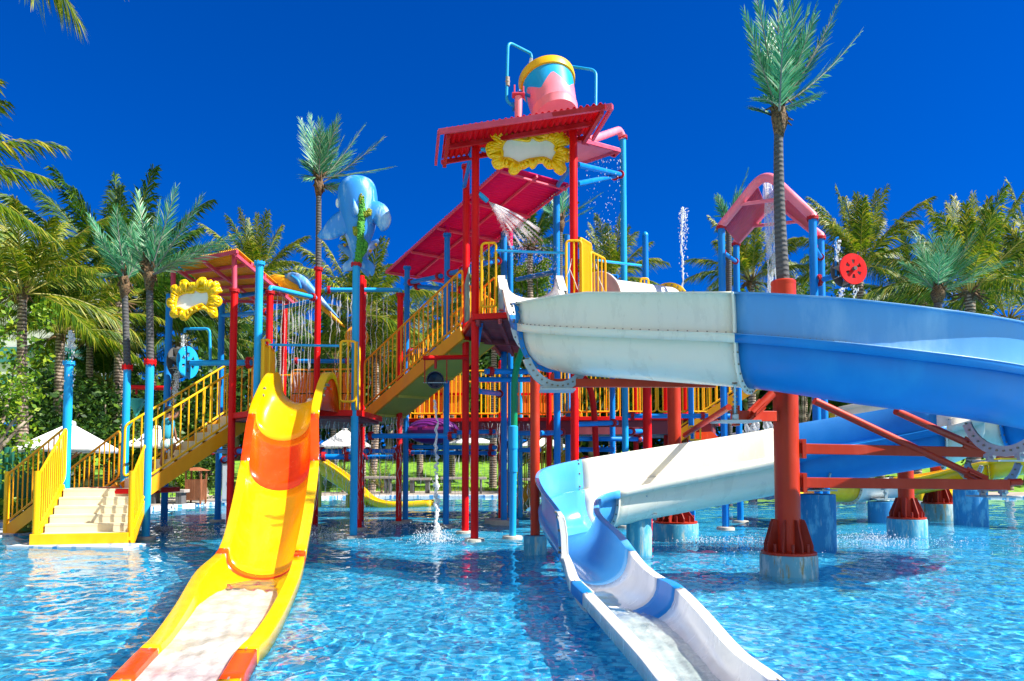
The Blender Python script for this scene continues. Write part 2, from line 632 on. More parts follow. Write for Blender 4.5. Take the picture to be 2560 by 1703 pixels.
def railing(parent, a, b, h=1.2, gap=.13, mat='yellow', r=.024, rb=.016, low=.12, name='railing', rad=.1, h2=None):
    """a, b: foot points; frame of round tube with rounded corners and upright bars"""
    a, b = V(a), V(b)
    h2 = h if h2 is None else h2
    mb = MB()
    fr = [a + UP * low, a + UP * h, b + UP * h2, b + UP * low, a + UP * low]
    pts = fillet([(fr[0] + fr[3]) / 2, fr[0], fr[1], fr[2], fr[3], (fr[0] + fr[3]) / 2 + (fr[3] - fr[0]) * .001], rad, 5)
    mb.tube(pts, r, 8, False)
    d = V((b.x - a.x, b.y - a.y, 0)).length
    k = max(1, int(round(d / gap)))
    for i in range(1, k):
        t = i / k
        p = a.lerp(b, t)
        hh = h + (h2 - h) * t
        mb.tube([p + UP * low, p + UP * hh], rb, 6, False)
    return mb.build(name, M[mat], parent)


def staircase(name, label, foot, dirv, wid, run, rise, n, rail=1.15, side=1, railr=True, raill=True, rmat='yellow', smat='amber', parent_group=None, under=True, extra=0.0, gap=.14):
    """foot: left foot point (z of the lower floor); dirv: way up; wid: width; the stair lies to the right of the line"""
    foot = V(foot)
    d = V(dirv).normalized()
    s = V((d.y, -d.x, 0)) * side
    root = thing(name, label, 'staircase', foot, parent_group)
    st = MB()
    for i in range(n):
        z0, z1 = foot.z + rise * i / n, foot.z + rise * (i + 1) / n
        p = foot + d * (run * i / n)
        q = foot + d * (run * (i + 1) / n)
        a0, a1 = V((p.x, p.y, z0)) + s * .06, V((p.x, p.y, z0)) + s * (wid - .06)
        b0, b1 = V((p.x, p.y, z1)) + s * .06, V((p.x, p.y, z1)) + s * (wid - .06)
        no = d * -.004
        c0, c1 = V((q.x, q.y, z1)) + s * .06, V((q.x, q.y, z1)) + s * (wid - .06)
        st.add([a0, a1, b1 - UP * .03, b0 - UP * .03, b0 - UP * .03 + no, b1 - UP * .03 + no, b1 + no, b0 + no, c1, c0],
               [(0, 1, 2, 3), (3, 2, 5, 4), (4, 5, 6, 7), (7, 6, 8, 9)])
    st.build('steps', M['cream'], root, smooth=False, solid=.012)
    top = foot + d * run + UP * rise
    for k, off in enumerate((0, wid)):
        sb = MB()
        sl = (top - foot).normalized()
        nn = s.cross(sl) if s.cross(sl).z > 0 else -s.cross(sl)
        a, b = foot + s * off - UP * .02, top + s * off - UP * .02
        sb.bar(a - sl * extra, b, .05, .28, 0, nn)
        sb.build('stringer', M[smat], root, smooth=False, bevel=.006)
        if (k == 0 and raill) or (k == 1 and railr):
            railing(root, foot + s * off + UP * .1, top + s * off + UP * .1, rail, gap, rmat)
    if under:
        ub = MB()
        rows = []
        for t in (0, .2, .4, .6, .8, 1):
            q = foot.lerp(top, t) - UP * .17
            rows.append([q + s * .03, q + s * (wid * .5) - UP * .0, q + s * (wid - .03)])
        ub.grid(rows)
        for t in (.12, .37, .62, .87):
            q = foot.lerp(top, t) - UP * .20
            ub.bar(q + s * .03, q + s * (wid - .03), .05, .06)
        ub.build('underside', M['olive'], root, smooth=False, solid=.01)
    return root


def corrugated(parent, A, B, C, D, mat, fmat, waves=30, amp=.022, purl=4, raft=3, name='roof_sheet', bw=.07):
    """A-B front edge, D-C back edge; corrugations run from front to back; frame of purlins and rafters below"""
    A, B, C, D = V(A), V(B), V(C), V(D)
    nn = (B - A).cross(D - A).normalized()
    if nn.z < 0:
        nn = -nn
    mb = MB()
    k = waves * 6
    rows = []
    for v in np.linspace(0, 1, 5):
        e0, e1 = A.lerp(D, v), B.lerp(C, v)
        rows.append([e0.lerp(e1, j / k) + nn * amp * math.sin(2 * math.pi * waves * j / k) for j in range(k + 1)])
    mb.grid(rows)
    sh = mb.build(name, M[mat], parent, angle=180, solid=.006)
    fr = MB()
    off = nn * -(amp + bw * .55)
    for t in np.linspace(0, 1, purl):
        fr.bar(A.lerp(D, t) + off, B.lerp(C, t) + off, bw * .8, bw, 0, nn)
    fr.build('purlins', M[fmat], parent, smooth=False)
    fr = MB()
    off2 = nn * -(amp + bw * 1.55)
    for t in np.linspace(0.02, .98, raft):
        fr.bar(A.lerp(B, t) + off2, D.lerp(C, t) + off2, bw * .9, bw, 0, nn)
    fr.build('rafters', M[fmat], parent, smooth=False)
    return sh


# ------------------------------------------------------------------ flumes and chutes
def chute_rows(Ls, Rs, dep, lw=.1, down=.09, nb=14):
    rows = []
    for a, b, dp in zip(Ls, Rs, dep):
        wv = (b - a)
        wl = wv.length
        u = wv / wl
        row = [a - UP * down, a - UP * .004, a + u * .01, a + u * lw]
        i0, i1 = a + u * lw, b - u * lw
        for k in range(1, nb):
            s = k / nb
            h = (1 - math.cos(math.pi * s)) / 2
            row.append(i0.lerp(i1, h) - UP * dp * math.sin(math.pi * s) ** .75)
        row += [b - u * lw, b - u * .01, b - UP * .004, b - UP * down]
        rows.append(row)
    return rows


def bolt_row(mb, pts, r=.014):
    for p in pts:
        mb.ball(p, r, 6)


def sections(parent, rows, cuts, thick=.014, bolts=True):
    """cuts: list of (start row, end row, material); each a part with its bolted end flange"""
    for i0, i1, m in cuts:
        mb = MB().grid(rows[i0:i1 + 1])
        o = mb.build('chute_section', M[m], parent, angle=55, solid=thick)
        if bolts and i1 < len(rows) - 1:
            r0, r1 = rows[i1], rows[i1 - 1]
            t = (r0[len(r0) // 2] - r1[len(r1) // 2]).normalized()
            c = sum((V(p) for p in r0), V()) / len(r0)
            # joint rib standing proud of the underside, with its bolts
            rb = MB()
            ra, rc = [], []
            mid = r0[3].lerp(r0[-4], .5)
            for q in r0[3:-3]:
                out = (q - mid)
                out = (out - t * out.dot(t))
                out = out.normalized() if out.length > .01 else -UP
                ra.append(q + out * .012)
                rc.append(q + out * .085)
            rb.grid([[q - t * .014 for q in ra], [q - t * .014 for q in rc], [q + t * .014 for q in rc], [q + t * .014 for q in ra]])
            for q, q2 in list(zip(ra, rc))[::1]:
                e = q.lerp(q2, .55)
                rb.tube([e - t * .028, e + t * .028], .012, 6, True, 1)
            rb.build('joint_rib', [M[m], M['bolt']], o, angle=30)

# ================================================================== THE SETTING
def closed_spline(pts, per):
    k = len(pts)
    pts = [V(p) for p in pts]
    out = []
    for i in range(k):
        p0, p1, p2, p3 = pts[i - 1], pts[i], pts[(i + 1) % k], pts[(i + 2) % k]
        for j in range(per):
            t = j / per
            out.append(.5 * ((2 * p1) + (p2 - p0) * t + (2 * p0 - 5 * p1 + 4 * p2 - p3) * t * t + (3 * p1 - p0 - 3 * p2 + p3) * t ** 3))
    return out


OUT = [(-12.6, -6), (-12.7, 4), (-12.6, 10), (-12.2, 15), (-11.8, 18), (-11.6, 22), (-11.2, 25), (-10, 28.5), (-7.6, 31.4), (-4, 32.3),
       (4, 32.3), (12, 32), (20, 31.6), (27, 30), (30, 24), (30.5, 12), (30, -5), (9, -6.5)]
edge = closed_spline([(x, y, 0) for x, y in OUT], 6)
ne = len(edge)


def ring(off, z):
    out = []
    for i in range(ne):
        t = (edge[(i + 1) % ne] - edge[i - 1]).normalized()
        nrm = V((t.y, -t.x, 0))
        if (edge[i] - V((6, 12, 0))).dot(nrm) < 0:
            nrm = -nrm
        p = edge[i] + nrm * off
        out.append(V((p.x, p.y, z)))
    return out


def far_ring(k, z):
    c = V((6, 12, 0))
    out = []
    for p in ring(4.2, 0):
        q = c + (p - c) * k
        out.append(V((q.x, q.y, z)))
    return out


def tile_mat(name, size, stops, rough, grout=None, cell=False):
    m, n, p = newmat(name)
    tc = N(n, 'ShaderNodeTexCoord')
    sc_ = N(n, 'ShaderNodeVectorMath', operation='SCALE')
    sc_.inputs['Scale'].default_value = 1 / size
    fl = N(n, 'ShaderNodeVectorMath', operation='FLOOR')
    wn = N(n, 'ShaderNodeTexWhiteNoise')
    n.links.new(tc.outputs['Object'], sc_.inputs[0])
    n.links.new(sc_.outputs[0], fl.inputs[0])
    n.links.new(fl.outputs[0], wn.inputs['Vector'])
    col = ramp(n, wn.outputs['Value'], stops)
    n.links.new(col, p.inputs['Base Color'])
    p.inputs['Roughness'].default_value = rough
    return m


M['floor'] = tile_mat('pool_mosaic', .045, [(0, (.006, .17, .40)), (.25, (.015, .31, .56)), (.6, (.04, .47, .70)), (1, (.20, .68, .84))], .5)
M['curb'] = tile_mat('curb_tiles', .09, [(0, (.05, .20, .50)), (.22, (.10, .34, .60)), (.3, (.62, .66, .68)), (1, (.74, .74, .72))], .4)
fl = MB()
fl.grid([[V((-60, y, -.42)), V((60, y, -.42))] for y in (-12, 34)])
floor = struct(fl.build('pool_floor', M['floor'], smooth=False))
floor.cycles.is_caustics_receiver = True
cb = MB()
cb.grid([ring(0, -.45), ring(0, .075), ring(.015, .09), ring(.32, .092), ring(.33, .0)], close=True)
curb = struct(cb.build('pool_edge', M['curb'], smooth=False))
pt = MB()
pt.grid([ring(.30, .02), ring(.331, .100), ring(2, .104), ring(4.2, .108)], close=True)
struct(pt.build('path', M['path'], smooth=False))
gr = MB()
gr.grid([ring(4.15, .0), ring(4.2, .118), ring(4.6, .15), far_ring(1.12, .3), far_ring(1.35, .75), far_ring(1.8, 1.7), far_ring(2.3, 2.5), far_ring(4, 3.4), far_ring(30, 3.5)], close=True)
struct(gr.build('ground', M['grass'], angle=180))

# water: one real, rippled, refracting surface
rng = np.random.default_rng(3)
ys = np.concatenate([np.linspace(-9, 3.3, 14), 1 / np.linspace(1 / 3.4, 1 / 34, 560)])
us = np.linspace(-1, 1, 760)
Yg, Ug = np.meshgrid(ys, us, indexing='ij')
Xg = Ug * (np.abs(Yg) * .95 + 3)
Zg = np.zeros_like(Xg)
# finer chop where the slides and streams churn the water, calmer near the camera on the left
for i in range(80):
    lam = .10 * (1.3 / .10) ** (rng.random() ** 1.45)
    a = rng.normal(math.pi / 2 + .15, 1.0)
    k = 2 * math.pi / lam
    amp = .0017 * (lam / .5) ** .85
    ph = .5 * np.sin(Xg * .7 + Yg * .4 + i) + .4 * np.sin(Xg * -.35 + Yg * .8 + i * 2)
    Zg += amp * np.sin(k * (Xg * math.cos(a) + Yg * math.sin(a)) + ph + rng.random() * 7)


def ripple(cx, cy, amp, lam, fall):
    global Zg
    r = np.sqrt((Xg - cx) ** 2 + (Yg - cy) ** 2) + .05
    Zg = Zg + amp * np.sin(2 * math.pi * r / lam) * np.exp(-r / fall)


ripple(-1.45, 14.0, .03, .42, .9)
ripple(-2.1, 4.6, .015, .35, 1.2)
ripple(1.6, 4.2, .012, .3, 1.0)
ripple(4.4, 15.5, .02, .4, 1.2)
Zg *= np.clip(1.15 - Yg / 45, .3, 1) * (.78 + .42 * np.sin(Xg * .62 + 1.4 * np.sin(Yg * .45)) * np.sin(Yg * .7 - .3 * Xg + 1))
idx = np.arange(Xg.size).reshape(Xg.shape)
Q = np.stack([idx[:-1, :-1], idx[:-1, 1:], idx[1:, 1:], idx[1:, :-1]], -1).reshape(-1, 4)
me = bpy.data.meshes.new('water')
me.vertices.add(Xg.size)
me.vertices.foreach_set('co', np.stack([Xg, Yg, Zg], -1).astype(np.float32).ravel())
me.loops.add(Q.size)
me.loops.foreach_set('vertex_index', Q.astype(np.int32).ravel())
me.polygons.add(len(Q))
me.polygons.foreach_set('loop_start', np.arange(0, Q.size, 4, dtype=np.int32))
me.polygons.foreach_set('loop_total', np.full(len(Q), 4, dtype=np.int32))
me.polygons.foreach_set('use_smooth', np.ones(len(Q), dtype=bool))
me.update(calc_edges=True)
m, n, p = newmat('pool_water')
p.inputs['Base Color'].default_value = (.72, .93, 1, 1)
p.inputs['Transmission Weight'].default_value = 1
p.inputs['Roughness'].default_value = 0
p.inputs['IOR'].default_value = 1.33
# where falling streams churn the pool the water is aerated: fine bubbles scatter some light
tc_w = N(n, 'ShaderNodeTexCoord')
sub = N(n, 'ShaderNodeVectorMath', operation='SUBTRACT')
sub.inputs[1].default_value = (-1, 18.5, 0)
mulv = N(n, 'ShaderNodeVectorMath', operation='MULTIPLY')
mulv.inputs[1].default_value = (1 / 11, 1 / 7, 0)
lenv = N(n, 'ShaderNodeVectorMath', operation='LENGTH')
n.links.new(tc_w.outputs['Object'], sub.inputs[0])
n.links.new(sub.outputs[0], mulv.inputs[0])
n.links.new(mulv.outputs[0], lenv.inputs[0])
now = N(n, 'ShaderNodeTexNoise', i_Scale=.9, i_Detail=6.0)
n.links.new(tc_w.outputs['Object'], now.inputs['Vector'])
adw = N(n, 'ShaderNodeMath', operation='MULTIPLY_ADD')
adw.inputs[1].default_value = .9
n.links.new(now.outputs['Fac'], adw.inputs[0])
n.links.new(lenv.outputs['Value'], adw.inputs[2])
mrw = N(n, 'ShaderNodeMapRange')
mrw.inputs['From Min'].default_value, mrw.inputs['From Max'].default_value = .5, 1.7
mrw.inputs['To Min'].default_value, mrw.inputs['To Max'].default_value = .50, .06
n.links.new(adw.outputs[0], mrw.inputs['Value'])
dfw = N(n, 'ShaderNodeBsdfDiffuse')
dfw.inputs['Color'].default_value = (.03, .36, .62, 1)
mxw = N(n, 'ShaderNodeMixShader')
n.links.new(mrw.outputs[0], mxw.inputs[0])
n.links.new(p.outputs[0], mxw.inputs[1])
n.links.new(dfw.outputs[0], mxw.inputs[2])
n.links.new(mxw.outputs[0], n.nodes['Material Output'].inputs[0])
me.materials.append(m)
wo = bpy.data.objects.new('water', me)
COL.objects.link(wo)
wo.cycles.is_caustics_caster = True
struct(wo)

# ================================================================== THE SLIDES
# ---- yellow chute from the low tower
yl = [(692, None, 14.78, 2.62), (690, None, 14.66, 3.0), (681, None, 14.45, 3.24), (665, None, 14.2, 3.2), (645, None, 13.95, 2.9), (621, 1035, 13.5, None), (602, 1153, 12.4, None), (576, 1279, 11.2, None),
      (548, 1372, 9.95, None), (492, 1428, 8.85, None), (442, 1510, 7.25, None), (390, 1583, 6.1, None), (350, 1623, 5.6, None), (272, 1703, 4.88, None), (150, 1830, 3.95, None)]
yr = [(850, None, 14.78, 2.62), (846, None, 14.66, 3.0), (836, None, 14.45, 3.24), (822, None, 14.2, 3.2), (808, None, 13.95, 2.9), (796, 1035, 13.5, None), (796, 1153, 12.4, None), (781, 1279, 11.2, None),
      (763, 1378, 9.85, None), (748, 1440, 8.75, None), (713, 1522, 7.15, None), (676, 1585, 6.05, None), (640, 1625, 5.55, None), (600, 1700, 4.88, None), (520, 1830, 3.95, None)]


def unp(e):
    px, py, Y, z = e
    return PZ(px, Y, z) if py is None else P(px, py, Y)


per = 5
Ls, Rs = spline([unp(e) for e in yl], per), spline([unp(e) for e in yr], per)
dep0 = [.04, .36, .6, .58, .50, .50, .50, .42, .34, .26, .20, .18, .17, .16, .15]
dep = [p.x for p in spline([(d, 0, 0) for d in dep0], per)]
ys_root = thing('yellow_slide', 'broad yellow water slide with orange bands, dropping from low tower to foreground', 'water slide', (-2.6, 10, 0))
rows = chute_rows(Ls, Rs, dep, lw=.13, down=.12)


def yrow(Y):
    return min(range(len(Ls)), key=lambda i: abs((Ls[i].y + Rs[i].y) / 2 - Y) + (0 if i > 20 else 9))


c = [0, yrow(13.42), yrow(12.38), yrow(9.95), yrow(9.6), yrow(5.62), yrow(4.95), len(rows) - 1]
sections(ys_root, rows, [(c[0], c[1], 'yel'), (c[1], c[2], 'orange'), (c[2], c[3], 'yel'), (c[3], c[4], 'orange'), (c[4], c[5], 'yel'), (c[5], c[6], 'orange'), (c[6], c[7], 'yel')], .02)
# outer cheeks that close the arched entry
for S, sg in ((Ls, -1), (Rs, 1)):
    mb = MB()
    rr = []
    for q in S[:24]:
        rr.append([q - UP * .02 + V((-sg * .02, 0, 0)), V((q.x - sg * .02, q.y, min(q.z - .05, 2.5)))])
    mb.grid(rr)
    for k in range(6):
        a = .5 + k * .45
        mb.ball(V((S[12].x - sg * .035, 14.15 + .3 * math.cos(a), 2.62 + .38 * math.sin(a))), .02, 6, 1)
    mb.build('entry_cheek', [M['orange'], M['bolt']], ys_root, solid=.02)
# concrete saddle under the lower bend
sd = MB()
q = rows[yrow(9.3)]
cpt = q[len(q) // 2]
sd.box(V((cpt.x, cpt.y, -.22)), (.5, .4, .4))
sd.build('saddle', M['concrete'], ys_root, smooth=False, bevel=.02)

# ---- white and blue flume: anchors along both lips, outer (R) and inner (L)
WD = 1.08
A = [P(1254, 700, 13.6), P(1263, 748, 12.7), P(1274, 788, 11.8), P(1294, 809, 10.95), P(1400, 818, 10.35), P(1600, 826, 9.75), P(1837, 834, 8.95),
     P(2010, 847, 8.58), P(2166, 862, 8.42), P(2400, 890, 8.45), P(2560, 914, 8.65)]
loopR = [V((7.1, 9.1, 2.53)), V((8.2, 9.9, 2.45)), V((8.9, 10.9, 2.38)), V((8.9, 11.95, 2.32)), V((8.25, 12.65, 2.28))]
Cin = [P(2470, 1035, 11.6), P(2392, 1060, 11.8), P(2240, 1092, 12.1), P(2080, 1122, 12.2), P(1943, 1152, 12.2), P(1780, 1183, 12.0), P(1640, 1209, 11.7)]


def tang(pts, i):
    a, b = pts[max(0, i - 1)], pts[min(len(pts) - 1, i + 1)]
    t = b - a
    t.z = 0
    return t.normalized()


allR, allL = [], []
AR = A + loopR
for i, q in enumerate(AR):
    t = tang(AR, i)
    if i == 0:
        t = V((.0, -1, 0))
    lft = V((-t.y, t.x, 0))
    allR.append(q)
    allL.append(q + lft * WD)
for i, q in enumerate(Cin):
    t = tang(Cin, i)
    if i == 0:
        t = V((-1, .05, 0)).normalized()
    rt = V((t.y, -t.x, 0))
    allL.append(q)
    allR.append(q + rt * WD)
ex = [((1534, 1231, 11.3), (1432, 12.35, 1.02)), ((1503, 1247, 10.9), (1366, 11.9, .90)), ((1497, 1271, 10.4), (1348, 11.25, .78)), ((1510, 1295, 9.9), (1360, 10.5, .62)),
      ((1558, 1338, 9.2), (1388, 9.65, .46)), ((1610, 1406, 8.3), (1410, 8.95, .35)), ((1657, 1442, 7.7), (1424, 7.75, .30)), ((1701, 1463, 7.2), (1450, 7.15, .28)),
      ((1769, 1529, 6.2), (1501, 6.25, .25)), ((1856, 1624, 5.15), (1592, 5.1, .21)), ((1963, 1703, 4.47), (1657, 4.47, .18)), ((2110, 1850, 3.6), (1790, 3.6, .16))]
for l, r in ex:
    allL.append(P(*l))
    allR.append(PZ(*r))
na = len(allR)
iC = len(AR)
iE = iC + len(Cin)
dep0 = [.35, .5, .6] + [.62] * (iE - 3) + [.62, .60, .56, .5, .44, .38, .34, .32, .29, .26, .23, .2]
per = 5
Ls, Rs = spline(allL, per), spline(allR, per)
dep = [p.x for p in spline([(d, 0, 0) for d in dep0], per)]
wf = thing('spiral_flume', 'long white and blue open flume spiralling from high tower to near right foreground', 'water slide', (3.4, 9.5, 0))
rows = chute_rows(Ls, Rs, dep, lw=.09, down=.11)
s = lambda i: int(round(i * per))
flume_cuts = [(0, s(2), 'white'), (s(2), s(3.0), 'bflume'), (s(3.0), s(6), 'wflume'), (s(6), s(iC - 1.5), 'bflume'), (s(iC - 1.5), s(iC + 1.2), 'wflume'), (s(iC + 1.2), s(iC + 3.6), 'bflume'),
              (s(iC + 3.6), s(iE - .1), 'wflume'), (s(iE - .1), s(iE + 4.6), 'lflume'), (s(iE + 4.6), s(iE + 6.3), 'white'), (s(iE + 6.3), s(iE + 7.2), 'bflume'), (s(iE + 7.2), s(iE + 10), 'white'), (s(iE + 10), len(rows) - 1, 'bflume')]
sections(wf, rows, flume_cuts, .016)
# raised side wall bolted to the outer lip
i0, i1 = s(2.7), s(iE + 5)
Hw = .50
wr = []
for i in range(len(rows)):
    t = (Rs[min(i + 1, len(Rs) - 1)] - Rs[max(i - 1, 0)])
    t.z = 0
    t = t.normalized()
    o = V((t.y, -t.x, 0))
    h = Hw * min(1, .55 + (i - i0) / 18)
    base = Rs[i] - o * .045 + UP * .002
    wr.append([base + o * .06 - UP * .006, base + o * .008 + UP * .004, base + UP * (h * .12), base + UP * (h * .55) + o * .008, base + UP * (h * .88) + o * .03, base + UP * h + o * .05, base + UP * h + o * .095, base + UP * (h - .02) + o * .10])
for a, b, mname in flume_cuts:
    a2, b2 = max(a, i0), min(b, i1)
    if b2 <= a2:
        continue
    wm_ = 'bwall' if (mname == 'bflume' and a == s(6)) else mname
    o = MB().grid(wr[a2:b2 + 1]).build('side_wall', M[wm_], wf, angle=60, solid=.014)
    rb = MB()
    for i in range(a2, b2):
        for f in (0, .5):
            rb.ball(wr[i][0].lerp(wr[i + 1][0], f) + UP * .010 - (wr[i][0] - wr[i][1]) * .4, .012 if mname == 'wflume' else .005, 6, 1)
    t = (Rs[min(b2 + 1, len(Rs) - 1)] - Rs[b2 - 1]).normalized()
    ob = V((t.y, -t.x, 0))
    col = wr[b2][1:6]
    rb.grid([[q - t * .012 + ob * .01 for q in col], [q - t * .012 + ob * .075 for q in col], [q + t * .012 + ob * .075 for q in col], [q + t * .012 + ob * .01 for q in col]])
    for q in wr[a2][1:6]:
        rb.ball(q + ob * .06 + t * .03, .018, 6, 1)
    rb.build('joint_rib', [M[mname], M['bolt']], o, angle=30)
# rounded white entry humps at the top of the flume
for S, sg in ((Rs, 1), (Ls, -1)):
    q0, q1 = S[0], S[3]
    pts = spline([V((q0.x, q0.y + .55, 4.42)), V((q0.x, q0.y + .40, 4.86)), V((q0.x, q0.y + .15, 5.0)), V((q0.x, q0.y - .10, 4.9)), V((q1.x, q1.y, q1.z + .02))], 5)
    mb = MB()
    mb.grid([[q + V((-.06, 0, -.08)), q + V((-.06, 0, 0)), q + V((.06, 0, 0)), q + V((.06, 0, -.08))] for q in pts])
    mb.grid([[q + V((sg * .05, 0, -.02)), V((q.x + sg * .05, q.y, 4.36))] for q in pts], 1)
    mb.build('entry_hump', [M['white'], M['bflume']], wf, solid=.015)

# water running down the two chutes
def flow(name, label, rows, i0, i1, frac, lift, mat, seed, amp=.03, sub=3):
    rg = random.Random(seed)
    mb = MB()
    out = []
    for i in range(i0 * 3, i1 * 3):
        a, b, t = rows[i // 3], rows[min(i // 3 + 1, len(rows) - 1)], (i % 3) / 3
        r = [x.lerp(y, t) for x, y in zip(a, b)]
        lo_ = r[len(r) // 2].z
        lf = lift * min(1, .25 + (i - i0 * 3) / 24)
        A_, B_ = r[4], r[-5]
        # chord of the bowl at that water level
        lv = lo_ + lf
        left = next((r[k] for k in range(len(r) // 2, 2, -1) if r[k].z > lv), r[3])
        right = next((r[k] for k in range(len(r) // 2, len(r) - 3) if r[k].z > lv), r[-4])
        row = []
        for k in range(31):
            u = k / 30
            q = left.lerp(right, u)
            e = min(1, 6 * min(u, 1 - u))
            row.append(V((q.x, q.y, lv + e * amp * (.35 * rg.gauss(0, 1) + math.sin(u * 13 + i * .31 + 2 * math.sin(i * .17 + u * 5)) * .7 + .5 * math.sin(u * 31 - i * .23)))))
        out.append(row)
    mb.grid(out)
    o = mb.build(name, mat, None, angle=180)
    tag(o, label, 'water', kind='stuff')
    return o


M['chutewater'] = water_white('milky_running_water', .55, .12, 3.0, (.80, .92, .84))
M['slidefoam'] = water_white('churned_white_water', .95, .3, 3.0, (.98, .98, .97))
yrows = chute_rows(spline([unp(e) for e in yl], 5), spline([unp(e) for e in yr], 5), [p.x for p in spline([(d, 0, 0) for d in [.04, .36, .6, .58, .50, .50, .50, .42, .34, .26, .20, .18, .17, .16, .15]], 5)], lw=.13, down=.12)


def yr2(Y):
    return min(range(25, len(yrows)), key=lambda i: abs(yrows[i][10].y - Y))


flow('running_water', 'white foaming water filling the end of yellow slide', yrows, yr2(9.2), len(yrows) - 1, .9, .13, M['slidefoam'], 4, .007)
flow('running_water', 'pale green running water in the end of white flume', rows, s(iE + 6.2), len(rows) - 1, .9, .075, M['chutewater'], 5, .009)

# ---- steel columns that carry the flume
def ribbed_column(root, px, Y, r, ztop, pr, ph, mat='rust', pmat='oldpier', ribs=True, nrib=8):
    b = PZ(px, Y, 0)
    MB().lathe([(pr * .99, -.45), (pr, ph - .03), (pr * .98, ph), (r, ph + .002)], b, UP, 36).build('pier', M[pmat], root)
    o = MB().tube([b + UP * (ph + .01), b + UP * ztop], r, 28).build('column', M[mat], root)
    cp = MB().lathe([(r * 1.01, -.03), (r * 1.02, .01), (r * .9, .03), (.01, .032)], b + UP * ztop, UP, 28)
    cp.build('end_cap', M[mat], o)
    if ribs:
        MB().lathe([(pr * .96, 0), (pr * .97, .03), (r, .032)], b + UP * (ph + .003), UP, 14).build('base_plate', M[mat], root)
        hh = r * 2.6
        for k in range(nrib):
            a = 2 * math.pi * (k + .3) / nrib
            d = V((math.cos(a), math.sin(a), 0))
            s_ = V((-d.y, d.x, 0)) * .011
            prof = [(r * .97, 0), (pr * .86, 0), (pr * .86, hh * .2), (r * 1.45, hh * .85), (r * 1.3, hh), (r * .97, hh)]
            rb = MB()
            vs = [b + UP * (ph + .034 + z) + d * q - s_ for q, z in prof] + [b + UP * (ph + .034 + z) + d * q + s_ for q, z in prof]
            k6 = len(prof)
            rb.add(vs, [tuple(range(k6 - 1, -1, -1)), tuple(range(k6, 2 * k6))] + [(i, (i + 1) % k6, (i + 1) % k6 + k6, i + k6) for i in range(k6)])
            rb.build('gusset', M['rustdark'], root, smooth=False)
            a2 = a + math.pi / nrib
            bt = MB().tube([b + UP * (ph + .03) + V((math.cos(a2), math.sin(a2), 0)) * pr * .78, b + UP * (ph + .15) + V((math.cos(a2), math.sin(a2), 0)) * pr * .78], .022, 8)
            bt.build('anchor_bolt', M['rustdark'], root)
    return b


def cradle(root, c, t, r, drop, mat='galv'):
    """bolted arc under a flume on two short legs; c: top centre of the arc, t: flume heading"""
    t = V((t.x, t.y, 0)).normalized()
    s_ = V((t.y, -t.x, 0))
    mb = MB()
    ra, rb_ = [], []
    for k in range(15):
        a = math.pi * (1.12 + .76 * k / 14)
        d = s_ * math.cos(a) + UP * math.sin(a)
        ra.append(c + d * r)
        rb_.append(c + d * (r + .13))
    for e in (-.012, .012):
        mb.grid([[q + t * e for q in ra], [q + t * e for q in rb_]])
    mb.grid([[q - t * .012 for q in rb_], [q + t * .012 for q in rb_]])
    for q, q2 in zip(ra, rb_):
        e = q.lerp(q2, .45)
        mb.tube([e - t * .03, e + t * .03], .014, 6, True, 1)
    o = mb.build('cradle', [M[mat], M['bolt']], root, smooth=False)
    for k in (-1, 1):
        top = c - UP * (r + .08) + s_ * k * r * .42
        lg = MB()
        lg.bar(top, top - UP * drop, .07, .05)
        lg.tube([top - UP * drop * .4 - s_ * .07, top - UP * drop * .4 + s_ * .07], .03, 8)
        lg.build('cradle_leg', M[mat], o, smooth=False)
    ft = MB().box(c - UP * (r + .08 + drop), (.5, .5, .02))
    ft.build('foot_plate', M[mat], o, smooth=False)


big = thing('flume_support', 'thick rust red column on a stained round pier with long arms reaching under blue flume', 'column', PZ(1972, 10.1, 0))
ribbed_column(big, 1972, 10.1, .165, 3.98, .375, .27)
bc = PZ(1972, 10.1, 0)


def arm(root, a, b, w=.10, h=.14, mat='rust'):
    mb = MB().bar(a, b, w, h)
    o = mb.build('arm', M[mat], root, smooth=False, bevel=.006)
    t = (V(b) - V(a)).normalized()
    MB().box(V(a) + t * .05, (.05, .2, .26)).build('arm_bracket', M[mat], o, smooth=False)
    return o


def brace(root, a, b, r=.05, mat='rust', ends=True):
    o = MB().tube([a, b], r, 14).build('brace', M[mat], root)
    if ends:
        t = (V(b) - V(a)).normalized()
        mb = MB().bar(V(b) - t * .22, V(b) + t * .12, .16, .02)
        mb.bar(V(b) - t * .22, V(b) + t * .12, .02, .16)
        mb.build('brace_shoe', M[mat], o, smooth=False)


za = P(2000, 1122, 10.1).z
arm(big, bc + V((.16, 0, za)), P(2600, 1134, 10.4))
zb = P(2000, 1207, 10.0).z
arm(big, bc + V((.16, 0, zb)), P(2520, 1212, 10.2))
MB().tube([P(2522, 1207, 10.2), P(2552, 1205, 10.2)], .05, 12).build('arm_end', M['rust'], big)
arm(big, P(1832, 1040, 9.7), bc + V((-.12, -.05, P(1970, 1042, 10.1).z)))
brace(big, P(2036, 1002, 10.0), P(2448, 1196, 10.35))
brace(big, P(2240, 1028, 9.9), P(2440, 1118, 10.3))
brace(big, P(1930, 985, 9.9), P(1880, 1035, 9.8), .06)
cradle(big, P(2508, 1010, 9.1), V((1, .25, 0)), .52, .10)
cradle(big, P(2478, 1125, 11.2), V((-1, -.1, 0)), .50, .12)
cradle(big, P(1836, 930, 9.3), V((1, -.3, 0)), .47, .08)

